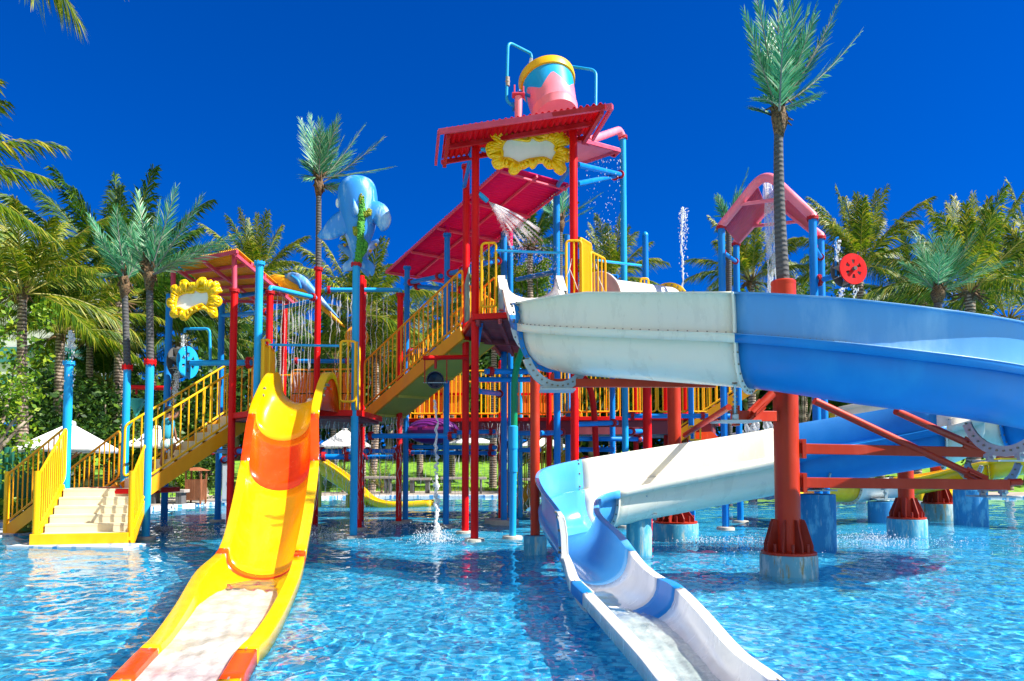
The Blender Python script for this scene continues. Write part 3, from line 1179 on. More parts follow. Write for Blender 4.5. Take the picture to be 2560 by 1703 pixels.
mid = thing('flume_support', 'rust red column with gussets on a pale pier below the middle of the white flume', 'column', PZ(1689, 14.5, 0))
ribbed_column(mid, 1689, 14.5, .13, 3.1, .44, .33, pmat='pier')
brace(mid, P(1712, 1088, 14.4), P(1822, 1018, 11.6), .05, ends=False)
lf = thing('flume_support', 'slim orange red column on a blue pier at the bend of the white flume', 'column', PZ(1338, 12.3, 0))
ribbed_column(lf, 1338, 12.3, .078, P(1338, 905, 12.3).z, .19, .30, ribs=False, pmat='pier')
arm(lf, P(1372, 958, 10.9), P(1790, 958, 10.4), .09, .12)
cradle(lf, P(1392, 868, 10.6), V((.55, -.85, 0)), .50, .05)
s1 = thing('flume_support', 'red column with gussets on a turquoise pier standing behind the long brace', 'column', PZ(2268, 15.2, 0))
ribbed_column(s1, 2268, 15.2, .15, 3.0, .375, .36, pmat='pier')
s2 = thing('flume_support', 'distant red column with gussets on a stained pier, beside a tall blue pier', 'column', PZ(2347, 19.7, 0))
ribbed_column(s2, 2347, 19.7, .17, 3.4, .42, .42)


def plain_pier(px, Y, r, h, label, mat='bluepier', leg=.35):
    b = PZ(px, Y, 0)
    o = thing('concrete_pier', label, 'pier', b)
    MB().lathe([(r, -.45), (r, h - .02), (r * .985, h), (.02, h + .001)], b, UP, 36).build('pier', M[mat], o)
    cradle(o, b + UP * (h + leg + .45), V((1, .1, 0)), .38, leg - .08)
    return o


plain_pier(2045, 12.8, .30, .96, 'tall blue concrete pier right behind the thick red column', leg=.1)
plain_pier(2428, 18.1, .37, .84, 'tall blue concrete pier standing alone near the pool edge', leg=.3)
plain_pier(2207, 18.7, .34, .52, 'short blue concrete pier below a grey cradle of the yellow flume', leg=.35)
plain_pier(1598, 12.2, .205, .60, 'pale blue concrete pier under the blue flume joint', 'pier', leg=.12)

# ================================================================== LOW TOWER WITH THE YELLOW SLIDE
DZ = 2.55
lt = thing('low_tower', 'low play tower with red and blue posts and a red edged deck behind yellow slide', 'play tower', (-4.5, 16.5, 0))
dk = [V((-5.9, 15.6, DZ)), V((-4.98, 14.55, DZ)), V((-3.02, 14.75, DZ)), V((-2.95, 16.8, DZ)), V((-4.0, 19.0, DZ)), V((-6.4, 19.0, DZ)), V((-6.6, 17.1, DZ))]
MB().slab(dk, .12).build('deck', M['red'], lt, smooth=False, bevel=.01)
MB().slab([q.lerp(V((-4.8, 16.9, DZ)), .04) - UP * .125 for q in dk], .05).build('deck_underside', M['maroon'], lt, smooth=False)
p7 = post(lt, 649, 14.5, P(649, 659, 14.5).z, 'cyan', fm='cyan', base=True)
p8 = post(lt, 675, 16.8, P(675, 732, 16.8).z, 'red')
p6 = post(lt, 586, 15.7, P(586, 727, 15.7).z, 'red')
p9 = post(lt, 796, 18.1, P(796, 673, 18.1).z, 'red')
p10 = post(lt, 712, 21.0, P(712, 760, 21).z, 'red', cap=None)
p11 = post(lt, 891, 14.8, P(894, 662, 14.8).z, 'cyan', base=True)
p12 = post(lt, 903, 16.6, P(905, 690, 16.6).z, 'red', base=True, cap=None)
p12b = post(lt, 909, 19.7, P(905, 700, 19.7).z, 'red', cap=None)
p13 = post(lt, 1001, 18.4, P(999, 737, 18.4).z, 'red', base=True)
p5 = post(lt, 555, 18.9, 5.6, 'blue', base=True, cap=None)


def rain_pipe(parent, pts, rad=.18, r=.055, mat='cyan'):
    o = MB().tube(fillet(pts, rad, 6), r, 14).build('rain_pipe', M[mat], parent)
    f = MB()
    flange(f, pts[-1] + (V(pts[-2]) - V(pts[-1])).normalized() * .1, V(pts[-1]) - V(pts[-2]), .1, .035)
    f.build('coupling', M['flange'], o)


q = P(675, 718, 16.8)
rain_pipe(lt, [p8, V((p8.x, p8.y, q.z)), P(789, 745, 18.0)])
q = P(999, 725, 18.4)
rain_pipe(lt, [p13, V((p13.x, p13.y, q.z)), P(812, 725, 18.1)])
beam(lt, P(600, 740, 18), P(696, 723, 19.5), ends=(0, 0))
beam(lt, P(555, 789, 18.9), P(672, 780, 17), ends=(0, 1))
zb = P(0, 1128, 16).z
for a, b in (((527, 1128, 18.6), (584, 1128, 16.0)), ((590, 1128, 15.8), (650, 1128, 14.9)), ((793, 1128, 16.5), (876, 1128, 16.2)), ((793, 1142, 14.7), (882, 1142, 14.8)), ((912, 1128, 17), (992, 1128, 18.2)),
             ((915, 1090, 16.3), (1140, 1090, 15.8)), ((730, 903, 19.5), (880, 903, 19.5)), ((560, 1150, 19.0), (584, 1138, 16))):
    beam(lt, P(*a), P(*b))
beam(lt, P(905, 1142, 19.6), P(1000, 1142, 19.5))
# tall yellow gate panels either side of the slide and the blue bar between them
railing(lt, V((-5.06, 14.62, DZ - .02)), V((-4.86, 14.40, DZ - .02)), 1.38, .05, h2=1.38, low=.1, rad=.06)
railing(lt, V((-5.08, 15.7, DZ)), V((-5.0, 14.75, DZ)), 1.34, .11, low=.1)
railing(lt, PZ(655, 14.45, DZ), PZ(672, 14.45, DZ), 1.36, .10, low=.05, rad=.06)
railing(lt, PZ(850, 14.55, DZ), PZ(887, 14.6, DZ), 1.36, .13, low=.16, rad=.07)
railing(lt, PZ(890, 14.65, DZ), PZ(897, 15.5, DZ), 1.36, .10, low=.02)
beam(lt, P(672, 862, 14.45), P(848, 865, 14.55), 'cyan', .026, (0, 0), 'cross_bar')
# back wall of the deck: railing with weathered orange boards
railing(lt, PZ(727, 18.7, DZ), PZ(892, 18.5, DZ), 1.3, .22, 'amber', low=.1)
bw = MB()
for i in range(9):
    a, b = PZ(730 + i * 18, 18.85, DZ + .14), PZ(746 + i * 18, 18.85, DZ + .14)
    for z0, z1 in ((.0, .56), (.59, 1.12)):
        bw.box((a + b) / 2 + UP * (z0 + z1) / 2, ((b - a).length, .025, z1 - z0))
bw.build('plank_wall', M['plank'], lt, smooth=False, bevel=.004)
railing(lt, V((-6.5, 19.0, DZ)), V((-4.1, 19.0, DZ)), 1.2, .2, 'amber')
railing(lt, V((-5.75, 16.3, DZ)), V((-5.3, 15.3, DZ)), 1.25, .14, 'amber')

# ---- landing and stairs on the left
LZ = .98
ld = thing('stair_landing', 'small red edged landing between three flights of yellow stairs', 'landing', (-8.2, 15.4, 0))
lp = [V((-8.98, 14.85, LZ)), V((-7.28, 14.75, LZ)), V((-7.15, 16.0, LZ)), V((-8.2, 16.35, LZ)), V((-8.75, 16.1, LZ))]
MB().slab(lp, .10).build('deck', M['red'], ld, smooth=False, bevel=.01)
post(ld, 173, 14.9, P(173, 908, 14.9).z, 'cyan', .082, fm='cyan', cap='flange')
# wide cream steps
f0 = V((-8.62, 13.5, .05))
d0 = V((-.30, 1.30, 0))
st = staircase('wide_staircase', 'broad cream steps with yellow rails rising from the water to the landing', f0, d0, 1.58, 1.32, LZ - .05, 6, rail=1.12, smat='yellow', under=False, extra=.1, gap=.105)
MB().box(f0 + V((.78, .01, .06)), (1.62, .06, .22), Matrix.Rotation(.22, 3, 'Z')).build('bottom_beam', M['yellow'], st, smooth=False, bevel=.01)
for k in (0, 1.58):
    dd = d0.normalized()
    q = f0 + V((dd.y, -dd.x, 0)) * k - dd * .05
    MB().tube([q - UP * .05, q + UP * 1.3], .055, 14).build('newel_post', M['yellow'], st)
MB().slab([V((-8.95, 13.2, .03)), V((-6.75, 12.95, .03)), V((-6.6, 13.6, .03)), V((-8.9, 13.9, .03))], .4).build('tiled_plinth', M['curb'], st, smooth=False)
# flight down to the bank
sd_ = V((1.62, -.78, 0))
st2 = staircase('side_staircase', 'narrow flight with yellow rails going down from landing to planted bank', V((-10.6, 15.62, .05)), sd_, 1.22, 1.8, LZ - .05, 6, rail=1.12, side=-1, gap=.17, under=True, rmat='amber')
MB().tube([V((-10.62, 15.62, -.05)), V((-10.62, 15.62, 1.32))], .055, 14).build('newel_post', M['yellow'], st2)
MB().slab([V((-11.6, 15.4, .03)), V((-10.4, 15.0, .03)), V((-9.9, 16.4, .03)), V((-11.4, 16.8, .03))], .4).build('tiled_plinth', M['curb'], st2, smooth=False)
# flight up to the low tower
du = V((.66, .75, 0))
st3 = staircase('tower_staircase', 'yellow staircase with a child on it, climbing from the landing to the low tower', V((-8.06, 15.40, LZ)), du, 1.08, 2.32, DZ - LZ, 8, rail=1.2, gap=.16)
post(st3, 424, 16.9, P(424, 736, 16.9).z, 'blue', base=True, cap=None)

# ---- orange canopy over that stair
oc = thing('orange_canopy', 'corrugated orange roof in a pink frame over the stairs of the low tower', 'canopy', (-6.5, 17, 0))
n1, n2 = P(433, 655, 16.6), P(594, 622, 15.4)
f2, f1 = P(744, 752, 20.3), P(560, 748, 20.2)
corrugated(oc, n1, n2, f2, f1, 'orangesheet', 'pinkmetal', 40, .02, 6, 3)
for (px, Y, y0, y1) in ((433, 16.8, 740, 660), (586, 15.7, 727, 628)):
    MB().tube([P(px, y0, Y), P(px, y1, Y)], .055, 12).build('post', M['pinkmetal'], oc)

# ================================================================== HIGH TOWER
HZ2 = 4.34
ht = thing('high_tower', 'tall play tower of red and blue posts carrying the upper deck and flume entry', 'play tower', (.2, 15.6, 0))
t17 = post(ht, 1189, 14.2, P(1189, 343, 14.2).z, 'red', base=True)
t18 = post(ht, 1433, 13.7, P(1434, 303, 13.7).z, 'red')
for q in (t17, t18):
    MB().lathe([(.06, 0), (.06, .10), (.045, .14), (.01, .16)], q, UP, 16).build('end_cap', M['blue'], ht)
t16 = post(ht, 1166, 15.8, P(1171, 417, 15.8).z, 'red', base=True)
t19 = post(ht, 1260, 18.0, 7.3, 'blue', base=True, cap=None)
MB().lathe([(.42, -.45), (.42, .10), (.40, .12), (.05, .121)], PZ(1254, 18.2, 0), UP, 28).build('footing', M['concrete'], ht)
t21 = post(ht, 1391, 16.3, 7.45, 'blue', base=True, cap=None)
t22 = post(ht, 1418, 19.6, 7.6, 'blue', base=True, cap=None)
t23 = post(ht, 1557, 17.2, P(1557, 344, 17.2).z, 'cyan', base=True)
t24 = post(ht, 1613, 18.2, P(1613, 588, 18.2).z, 'blue', base=True, cap='dome', fm='cyan')
hd = [V((-.75, 14.0, HZ2)), V((1.15, 13.55, HZ2)), V((2.5, 15.0, HZ2)), V((2.75, 17.3, HZ2)), V((1.0, 18.4, HZ2)), V((-.35, 18.1, HZ2)), V((-1.1, 15.9, HZ2))]
MB().slab(hd, .11).build('deck', M['red'], ht, smooth=False, bevel=.01)
ub = MB()
for t in np.linspace(.05, .95, 5):
    ub.bar(hd[0].lerp(hd[1], t) - UP * .17, hd[5].lerp(hd[4], t) - UP * .17, .07, .10)
ub.bar(hd[6] - UP * .19, hd[3] - UP * .19, .08, .12)
ub.build('deck_joist', M['maroon'], ht, smooth=False)
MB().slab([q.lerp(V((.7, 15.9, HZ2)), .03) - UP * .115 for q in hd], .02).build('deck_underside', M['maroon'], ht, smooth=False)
brace(ht, P(1204, 798, 14.3), P(1190, 880, 14.2), .045, 'blue', False)
for a, b, e in (((1279, 460, 17.9), (1384, 476, 16.4), (1, 1)), ((1444, 412, 13.8), (1553, 437, 17.1), (0, 1)), ((1444, 460, 14.0), (1540, 440, 17.0), (0, 1)), ((1213, 929, 14.4), (1335, 929, 14.9), (1, 0)), ((1197, 949, 15.7), (1368, 949, 16.0), (0, 0)),
                ((1198, 978, 14.4), (1250, 985, 17.6), (0, 1)), ((1350, 1083, 16.2), (1408, 1081, 17.5), (0, 1)), ((1442, 1061, 16.4), (1543, 1057, 17.0), (0, 1)), ((1568, 1040, 17.2), (1770, 1040, 17.0), (1, 1)),
                ((1574, 1079, 17.2), (1608, 1078, 18.0), (1, 1)), ((1442, 1097, 17.4), (1608, 1098, 18.0), (0, 1)), ((1290, 1083, 17.6), (1372, 1083, 16.5), (0, 1)), ((1442, 1124, 17.8), (1535, 1124, 17.5), (0, 0)),
                ((1019, 1117, 19), (1240, 1119, 18.1), (1, 1)), ((1019, 1131, 20), (1238, 1133, 18.3), (1, 1)), ((1125, 1082, 18), (1238, 1079, 18.2), (1, 1)), ((1290, 1125, 17.9), (1350, 1125, 17.5), (0, 0)),
                ((1292, 699, 17.9), (1384, 681, 16.3), (0, 0)), ((1204, 660, 14.5), (1246, 652, 17.7), (0, 1)), ((1462, 689, 18.5), (1545, 692, 18.2), (0, 0)), ((1790, 1040, 17), (1960, 1041, 17.4), (1, 0)), ((1455, 1150, 17), (1600, 1150, 18), (1, 1))):
    beam(ht, P(*a), P(*b), 'blue', .055, e)
beam(ht, P(1422, 424, 13.9), P(1392, 468, 16.2), 'blue', .05, (0, 0), 'diagonal_strut')
beam(ht, P(1184, 360, 14.3), P(1160, 470, 15.8), 'blue', .045, (0, 0), 'diagonal_strut')
# guard panels of the upper deck
railing(ht, PZ(1203, 14.15, HZ2), PZ(1205, 15.2, HZ2), 1.38, .11, low=.03)
railing(ht, PZ(1204, 14.05, HZ2), PZ(1240, 14.0, HZ2), 1.38, .15, low=.14, rad=.08)
beam(ht, P(1241, 627, 14.0), P(1415, 633, 13.7), 'cyan', .026, (0, 0), 'cross_bar')
railing(ht, PZ(1416, 13.62, HZ2), PZ(1455, 13.62, HZ2), 1.3, .15, low=.05, rad=.08)
railing(ht, V((1.28, 13.65, HZ2)), V((1.52, 14.05, HZ2)), 1.36, .05, low=.03, rad=.05)
railing(ht, V((1.5, 14.0, HZ2)), V((1.85, 14.5, HZ2)), 1.2, .14, low=.03, rad=.08)
beam(ht, P(1490, 651, 14.5), P(1602, 664, 16.2), 'cyan', .026, (0, 0), 'cross_bar')
railing(ht, PZ(1603, 16.3, HZ2 - .1), PZ(1622, 16.3, HZ2 - .1), 1.36, .10, low=.05, rad=.05)
railing(ht, PZ(1566, 17.3, HZ2 - .1), PZ(1600, 16.8, HZ2 - .1), 1.3, .14, low=.05)
railing(ht, V((1.0, 18.35, HZ2)), V((-.2, 18.1, HZ2)), 1.1, .16)
railing(ht, V((2.6, 17.2, HZ2)), V((1.1, 18.35, HZ2)), 1.1, .2)
railing(ht, V((-1.05, 16.0, HZ2)), V((-.4, 18.0, HZ2)), 1.1, .2)
# rope ties beside the gate
for a, b, c2 in (((1437, 616, 13.7), (1424, 672, 13.6), (1416, 692, 13.6)), ((1489, 654, 14.4), (1497, 696, 14.3), (1508, 722, 14.3))):
    MB().tube([P(*a), P(*b), P(*c2)], .008, 6).build('rope', M['rope'], ht)
    MB().tube([P(*b), P(b[0] + 14, b[1] + 34, b[2]), P(b[0] + 20, b[1] + 52, b[2])], .006, 6).build('rope', M['rope'], ht)
# faded picture board on the red posts
MB().add([P(1162, 712, 14.9), P(1173, 668, 14.6), P(1174, 800, 14.6), P(1162, 808, 14.9)], [(0, 1, 2, 3)]).build('picture_board', paint('faded_mural', (.22, .30, .26), .6, .8, (2, 1.9, 1.5), 3), ht, solid=.02)

# flat red roof
rf = thing('red_roof', 'flat red corrugated roof on top of the high tower below the bucket', 'roof', (0, 13.8, 7.6))
A_, B_ = P(1113, 322, 13.5), P(1513, 258, 12.57)
D_, C_ = P(1104, 398, 14.9), P(1466, 336, 13.95)
corrugated(rf, A_, B_, C_, D_, 'roofred', 'flange', 26, .025, 3, 2, bw=.08)
fb = MB().bar(A_ + V((-.12, -.02, -.07)), B_ + V((.12, -.02, -.07)), .05, .10)
fb.build('fascia', M['pinkmetal'], rf, smooth=False, bevel=.004)
for e0, e1, dx in ((A_, D_, -.12), (B_, C_, .12)):
    MB().bar(e0 + V((dx, 0, -.07)), e1 + V((dx, 0, -.10)), .05, .08).build('side_rail', M['pinkmetal'], rf, smooth=False)

# stairs from the low deck to the high deck with their canopy
du = V((2.6, -2.7, 0))
hs_ = staircase('long_staircase', 'long yellow railed staircase with olive underside rising to the high tower', V((-3.66, 18.3, 2.66)), du, .95, 3.75, 1.62, 9, rail=1.25, side=-1, gap=.17, rmat='amber')
mc = thing('magenta_canopy', 'long sloping magenta corrugated roof above the staircase to the high tower', 'canopy', (-2, 17.5, 0))
a, b = P(964, 678, 19.5), P(1258, 412, 15.0)
wv = V((b.y - a.y, a.x - b.x, 0)).normalized()
wv = wv if wv.y > 0 else -wv
corrugated(mc, a, a + wv * 1.7, b + wv * 1.7 + UP * .05, b, 'magenta', 'pinkmetal', 2, .0, 2, 3)
for o in [o for o in mc.children]:
    bpy.data.objects.remove(o)
c2, d2 = b + wv * 1.75, a + wv * 1.75
corrugated(mc, a, b, c2, d2, 'magenta', 'pinkmetal', 64, .02, 3, 5, bw=.05)
for px, Y, y0, ytop, base in ((1018, 18.9, 670, 632, True), (1118, 17.4, 588, 542, True), (1276, 18.8, 620, 566, True)):
    post(mc, px, Y, P(px, y0, Y).z, 'blue', .07, base=base, fm='blue')
    MB().tube([P(px, y0, Y), P(px, ytop, Y)], .06, 14).build('post', M['magenta'], mc)
for a, b in (((1022, 707, 18.8), (1104, 690, 17.6)), ((1124, 684, 17.3), (1160, 675, 15.9)), ((1037, 716, 18.9), (1160, 726, 17.6)), ((1022, 880, 18.9), (1110, 872, 17.5))):
    beam(mc, P(*a), P(*b))

# ================================================================== REAR DECK
rd = thing('rear_deck', 'long low walkway with red edge, yellow railings and orange panels at the back', 'walkway', (1, 20.5, 0))
RZ = 2.7
poly = [PZ(1008, 20, RZ), PZ(1345, 19.6, RZ), PZ(1445, 18.9, RZ - .02), PZ(1790, 19.2, RZ), PZ(1800, 22.5, RZ), PZ(1000, 22.5, RZ)]
MB().slab(poly, .10).build('deck', M['red'], rd, smooth=False, bevel=.008)
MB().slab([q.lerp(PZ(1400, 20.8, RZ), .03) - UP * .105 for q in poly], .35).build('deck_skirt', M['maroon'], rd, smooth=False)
for a, b in ((1025, 1108), (1108, 1160), (1168, 1248), (1252, 1332), (1350, 1440), (1445, 1545), (1560, 1640), (1645, 1720), (1725, 1790)):
    ya = 19.9 - max(0, a - 1345) * .008 if a < 1450 else 19.1
    yb = 19.9 - max(0, b - 1345) * .008 if b < 1460 else 19.1
    railing(rd, PZ(a, ya, RZ), PZ(b, yb, RZ), 1.28, .12)
for a, b in ((1020, 1170), (1290, 1340), (1010, 1300), (1400, 1600)):
    railing(rd, PZ(a, 22.3, RZ), PZ(b, 22.3, RZ), 1.25, .2, 'amber')
for a, b, z0 in ((1040, 1108, .0), (1112, 1160, .0), (1292, 1340, .0), (1342, 1385, .0)):
    wl = MB()
    k = 6
    for i in range(k):
        q0, q1 = PZ(a + (b - a) * i / k + 1, 20.5, RZ + .12), PZ(a + (b - a) * (i + 1) / k - .5, 20.5, RZ + .12)
        wl.box((q0 + q1) / 2 + UP * .55, ((q1 - q0).length, .03, 1.1))
    wl.build('plank_wall', M['plank'], rd, smooth=False, bevel=.004)
    MB().bar(PZ(a, 20.45, RZ + .7), PZ(b, 20.45, RZ + .7), .03, .07).build('wall_rail', M['red'], rd, smooth=False)
for px, Y, m_ in ((1252, 20, 'red'), (1372, 19, 'red'), (1588, 19.5, 'red'), (1664, 19.8, 'red'), (1712, 20, 'red'), (1726, 19, 'blue'), (1530, 18.6, 'blue'), (1300, 20.5, 'cyan'), (1728, 22, 'cyan')):
    post(rd, px, Y, RZ + 1.35 if m_ != 'red' else RZ + 1.5, m_, .07, cap='dome', fm=m_)
q = [P(1452, 935, 17.4), P(1470, 960, 17.4), P(1483, 1010, 17.4), P(1490, 1120, 17.4), P(1494, 1200, 17.4)]
MB().tube(spline(q, 5), .072, 14).build('bent_post', M['red'], rd)
# small stair from the deck to the water
staircase('rear_staircase', 'small far yellow staircase leading down to the water behind the green pipe', PZ(1268, 21.5, .1), V((1.1, -.5, 0)), .8, 2.0, 1.7, 7, rail=1.1, side=-1, gap=.2)
staircase('rear_upper_staircase', 'staircase with olive underside rising behind the red column and blue posts', PZ(1690, 19.2, 2.15), V((2.2, -.3, 0)), 1.0, 3.4, 2.3, 10, rail=1.2, side=-1, gap=.17, rmat='yellow')
# orange play panel
pp = thing('orange_slide_panel', 'orange moulded slide end with small yellow rail below the rear walkway', 'slide', PZ(1750, 19, 0))
q = [P(1722, 1085, 19), P(1778, 1082, 19), P(1800, 1100, 19), P(1815, 1125, 19), P(1800, 1150, 19), P(1722, 1150, 19)]
mb = MB()
mb.add(q + [v + V((0, .8, 0)) for v in q], [(0, 1, 2, 3, 4, 5), (11, 10, 9, 8, 7, 6)] + [(i, (i + 1) % 6, (i + 1) % 6 + 6, i + 6) for i in range(6)])
mb.build('slide_body', M['orange'], pp, bevel=.03)
railing(pp, P(1724, 1100, 18.9), P(1751, 1100, 18.9), .35, .12, low=.0, rad=.03)
MB().tube([P(1850, 1150, 19), P(1850, 1150, 19) - UP * 1.8], .06, 10).build('leg', M['rust'], pp)

# green and blue riser pipe feeding the flume
gp = thing('riser_pipe', 'green pipe on a blue sleeve bending up into the flume entry', 'pipe', PZ(1281, 14.7, 0))
MB().tube([PZ(1281, 14.7, -.42), P(1283, 1180, 14.7)], .068, 18).build('lower_pipe', M['cyan'], gp)
MB().lathe([(.085, 0), (.085, .45), (.095, .46), (.095, .9), (.07, .92)], P(1283, 1180, 14.7), UP, 20).build('sleeve', M['cyan'], gp)
MB().tube(fillet([P(1285, 1120, 14.7), P(1286, 930, 14.7), P(1314, 850, 14.2), P(1312, 800, 13.4)], .35, 8), .066, 16).build('upper_pipe', M['green'], gp)
MB().lathe([(.2, -.45), (.2, .04), (.19, .06), (.06, .061)], PZ(1281, 14.7, 0), UP, 24).build('footing', M['concrete'], gp)

# hanging tipping bowl
tb = thing('tipping_bowl', 'round dark bowl hanging from a red pipe under the long staircase', 'water bowl', P(1088, 950, 15.4))
MB().tube([P(1058, 895, 15.4), P(1168, 893, 15.7)], .05, 14).build('red_pipe', M['red'], tb)
for px in (1062, 1117):
    MB().tube([P(px, 900, 15.4), P(px, 958, 15.4)], .012, 8).build('hanger', M['flange'], tb)
MB().tube([P(1089, 900, 15.4), P(1089, 922, 15.4)], .03, 10).build('spout', M['flange'], tb)
ax = (V((0, 0, 1.5)) - P(1088, 950, 15.4)).normalized()
MB().lathe([(.10, -.22), (.17, -.12), (.185, 0), (.165, .0), (.15, -.1), (.02, -.16)], P(1088, 950, 15.4), (ax + UP * .12), 28).build('bowl', [M['navy']], tb)
MB().tube([P(1058, 957, 15.4), P(1120, 957, 15.4)], .010, 6).build('pivot_rod', M['galv'], tb)

# ================================================================== SIGNS, BUCKET, WHEELS, FIGURES
from mathutils.geometry import tessellate_polygon


def plate(mb, loops, dirv, thick, m=0):
    """flat plate with holes, given as loops of points, thickened along dirv"""
    d = V(dirv).normalized() * thick
    tris = tessellate_polygon([[V(p) for p in l] for l in loops])
    pts = [V(p) for l in loops for p in l]
    k = len(pts)
    fs = [tuple(t) for t in tris] + [(t[2] + k, t[1] + k, t[0] + k) for t in tris]
    o = 0
    for l in loops:
        n_ = len(l)
        for i in range(n_):
            j = (i + 1) % n_
            fs.append((o + i, o + j, o + j + k, o + i + k))
        o += n_
    mb.add(pts + [p + d for p in pts], fs, m)


def ornate_sign(name, label, outer, inner, conv, Y, lobes):
    root = thing(name, label, 'sign', P(*conv(*inner[0]), Y))
    O = closed_spline([P(*conv(*q), Y) for q in outer], 3)
    I = closed_spline([P(*conv(*q), Y) for q in inner], 3)
    mb = MB()
    plate(mb, [O, I], (0, 1, 0), .10)
    cI = sum(I, V()) / len(I)
    # rounded, carved relief: ribs flowing from the opening into every scroll
    rg = random.Random(len(outer))
    fw = V((0, -1, 0))
    mb.tube(I + [I[0], I[1]], .030, 8)
    mb.tube(O + [O[0], O[1]], [.032 + .012 * math.sin(i * .55) for i in range(len(O) + 2)], 8)
    for i in range(0, len(O), 2):
        a = O[i]
        b = min(I, key=lambda q: (q - a).length)
        mid = a.lerp(b, .5) + fw * .035
        mb.tube([a + fw * .012, a.lerp(b, .25) + fw * .035, mid, b + fw * .02], [.026, .036, .034, .018], 7)
    for q in lobes:
        c_ = P(*conv(*q), Y)
        c_ = c_.lerp(cI, .07)
        mb.ball(c_ + fw * .02, (.066, .06, .066), 12)
    mb.build('frame', M['yel'], root, angle=180)
    bd = MB()
    ctr = sum(I, V()) / len(I)
    plate(bd, [[ctr.lerp(q, 1.06) + V((0, .03, 0)) for q in I]], (0, 1, 0), .03)
    bd.build('board', M['whitepl'], root, smooth=False)
    return root


z5 = lambda x, y: (1080 + x * .2423, 80 + y * .2423)
z1 = lambda x, y: (x * .2742, 550 + y * .2742)
og = [(615, 1060), (640, 1015), (690, 1012), (720, 1030), (760, 1020), (750, 985), (775, 950), (815, 942), (860, 965), (868, 1010), (845, 1040), (870, 1065), (900, 1060), (880, 1010), (895, 975), (930, 965), (975, 990), (985, 1030),
      (1040, 1045), (1065, 1010), (1075, 960), (1110, 938), (1155, 955), (1162, 990), (1130, 1025), (1125, 1055), (1160, 1060), (1165, 1010), (1205, 985), (1250, 1005), (1258, 1040), (1225, 1075), (1265, 1085), (1285, 1030), (1320, 1005),
      (1360, 1020), (1362, 1050), (1320, 1080), (1375, 1080), (1405, 1115), (1400, 1155), (1365, 1165), (1345, 1200), (1385, 1220), (1418, 1235), (1415, 1265), (1385, 1275), (1418, 1290), (1415, 1325), (1370, 1330), (1355, 1370), (1368, 1410),
      (1355, 1450), (1320, 1460), (1280, 1430), (1275, 1395), (1215, 1400), (1180, 1385), (1150, 1340), (1090, 1345), (1065, 1385), (1030, 1398), (1015, 1365), (960, 1395), (920, 1405), (870, 1450), (825, 1455), (800, 1430), (815, 1395),
      (740, 1380), (690, 1400), (645, 1390), (625, 1345), (650, 1295), (600, 1285), (570, 1245), (565, 1195), (600, 1155), (670, 1145), (640, 1110)]
ig = [(740, 1140), (790, 1090), (850, 1105), (930, 1115), (1000, 1122), (1020, 1080), (1060, 1100), (1110, 1120), (1180, 1105), (1250, 1135), (1280, 1180), (1270, 1210), (1290, 1240), (1265, 1290), (1240, 1335), (1190, 1315), (1150, 1300),
      (1060, 1310), (980, 1325), (900, 1355), (850, 1335), (800, 1310), (730, 1300), (725, 1240), (715, 1200)]
lb = [(660, 1040), (815, 965), (925, 995), (1120, 965), (1210, 1015), (1330, 1030), (1380, 1120), (1395, 1250), (1395, 1310), (1330, 1435), (1040, 1380), (840, 1435), (660, 1370), (590, 1220)]
sg = ornate_sign('ornate_sign', 'large blank white sign in an ornate yellow scroll frame below the flat red roof', og, ig, z5, 13.85, lb)
for px in (1210, 1416):
    MB().tube([P(px - 8, 374, 13.95), P(px + 14, 374, 13.95)], .04, 10).build('bracket', M['cyan'], sg)
og = [(1575, 650), (1570, 620), (1600, 600), (1640, 610), (1650, 570), (1690, 560), (1720, 580), (1760, 575), (1790, 580), (1830, 540), (1870, 535), (1880, 570), (1920, 560), (1930, 590), (1975, 565), (1990, 590), (1965, 620), (2000, 620),
      (2008, 650), (1975, 665), (1960, 700), (2005, 710), (2008, 750), (1985, 780), (1960, 780), (1970, 840), (1965, 880), (1935, 880), (1910, 835), (1860, 815), (1800, 820), (1740, 850), (1690, 905), (1650, 900), (1640, 870), (1590, 880),
      (1560, 860), (1570, 810), (1535, 780), (1540, 730), (1575, 720), (1560, 690)]
ig = [(1640, 680), (1700, 660), (1760, 660), (1770, 630), (1830, 655), (1890, 650), (1908, 690), (1905, 740), (1880, 795), (1840, 770), (1760, 800), (1690, 830), (1640, 805), (1600, 800), (1600, 750), (1615, 710)]
lb = [(1600, 625), (1680, 580), (1855, 555), (1975, 590), (1985, 650), (1985, 735), (1950, 860), (1680, 885), (1580, 855), (1555, 755)]
ornate_sign('ornate_sign', 'smaller blank sign in a yellow scroll frame hanging below the orange canopy', og, ig, z1, 15.2, lb)

# ---- tipping bucket and its pipes
bk = thing('tipping_bucket', 'big tilted pink bucket with blue zigzag and yellow rim on the red roof', 'bucket', P(1380, 285, 14.6))
b0 = P(1391, 292, 14.85)
axb = V((-.17, .36, .90)).normalized()
Lb = 1.08
nz = 60
ref = V((1, 0, 0))
a1 = (ref - axb * ref.dot(axb)).normalized()
a2 = axb.cross(a1)


def bring(r, zf):
    out = []
    for j in range(nz):
        a = 2 * math.pi * j / nz
        z = zf(a) if callable(zf) else zf
        rr = r(z) if callable(r) else r
        out.append(b0 + axb * z + (a1 * math.cos(a) + a2 * math.sin(a)) * rr)
    return out


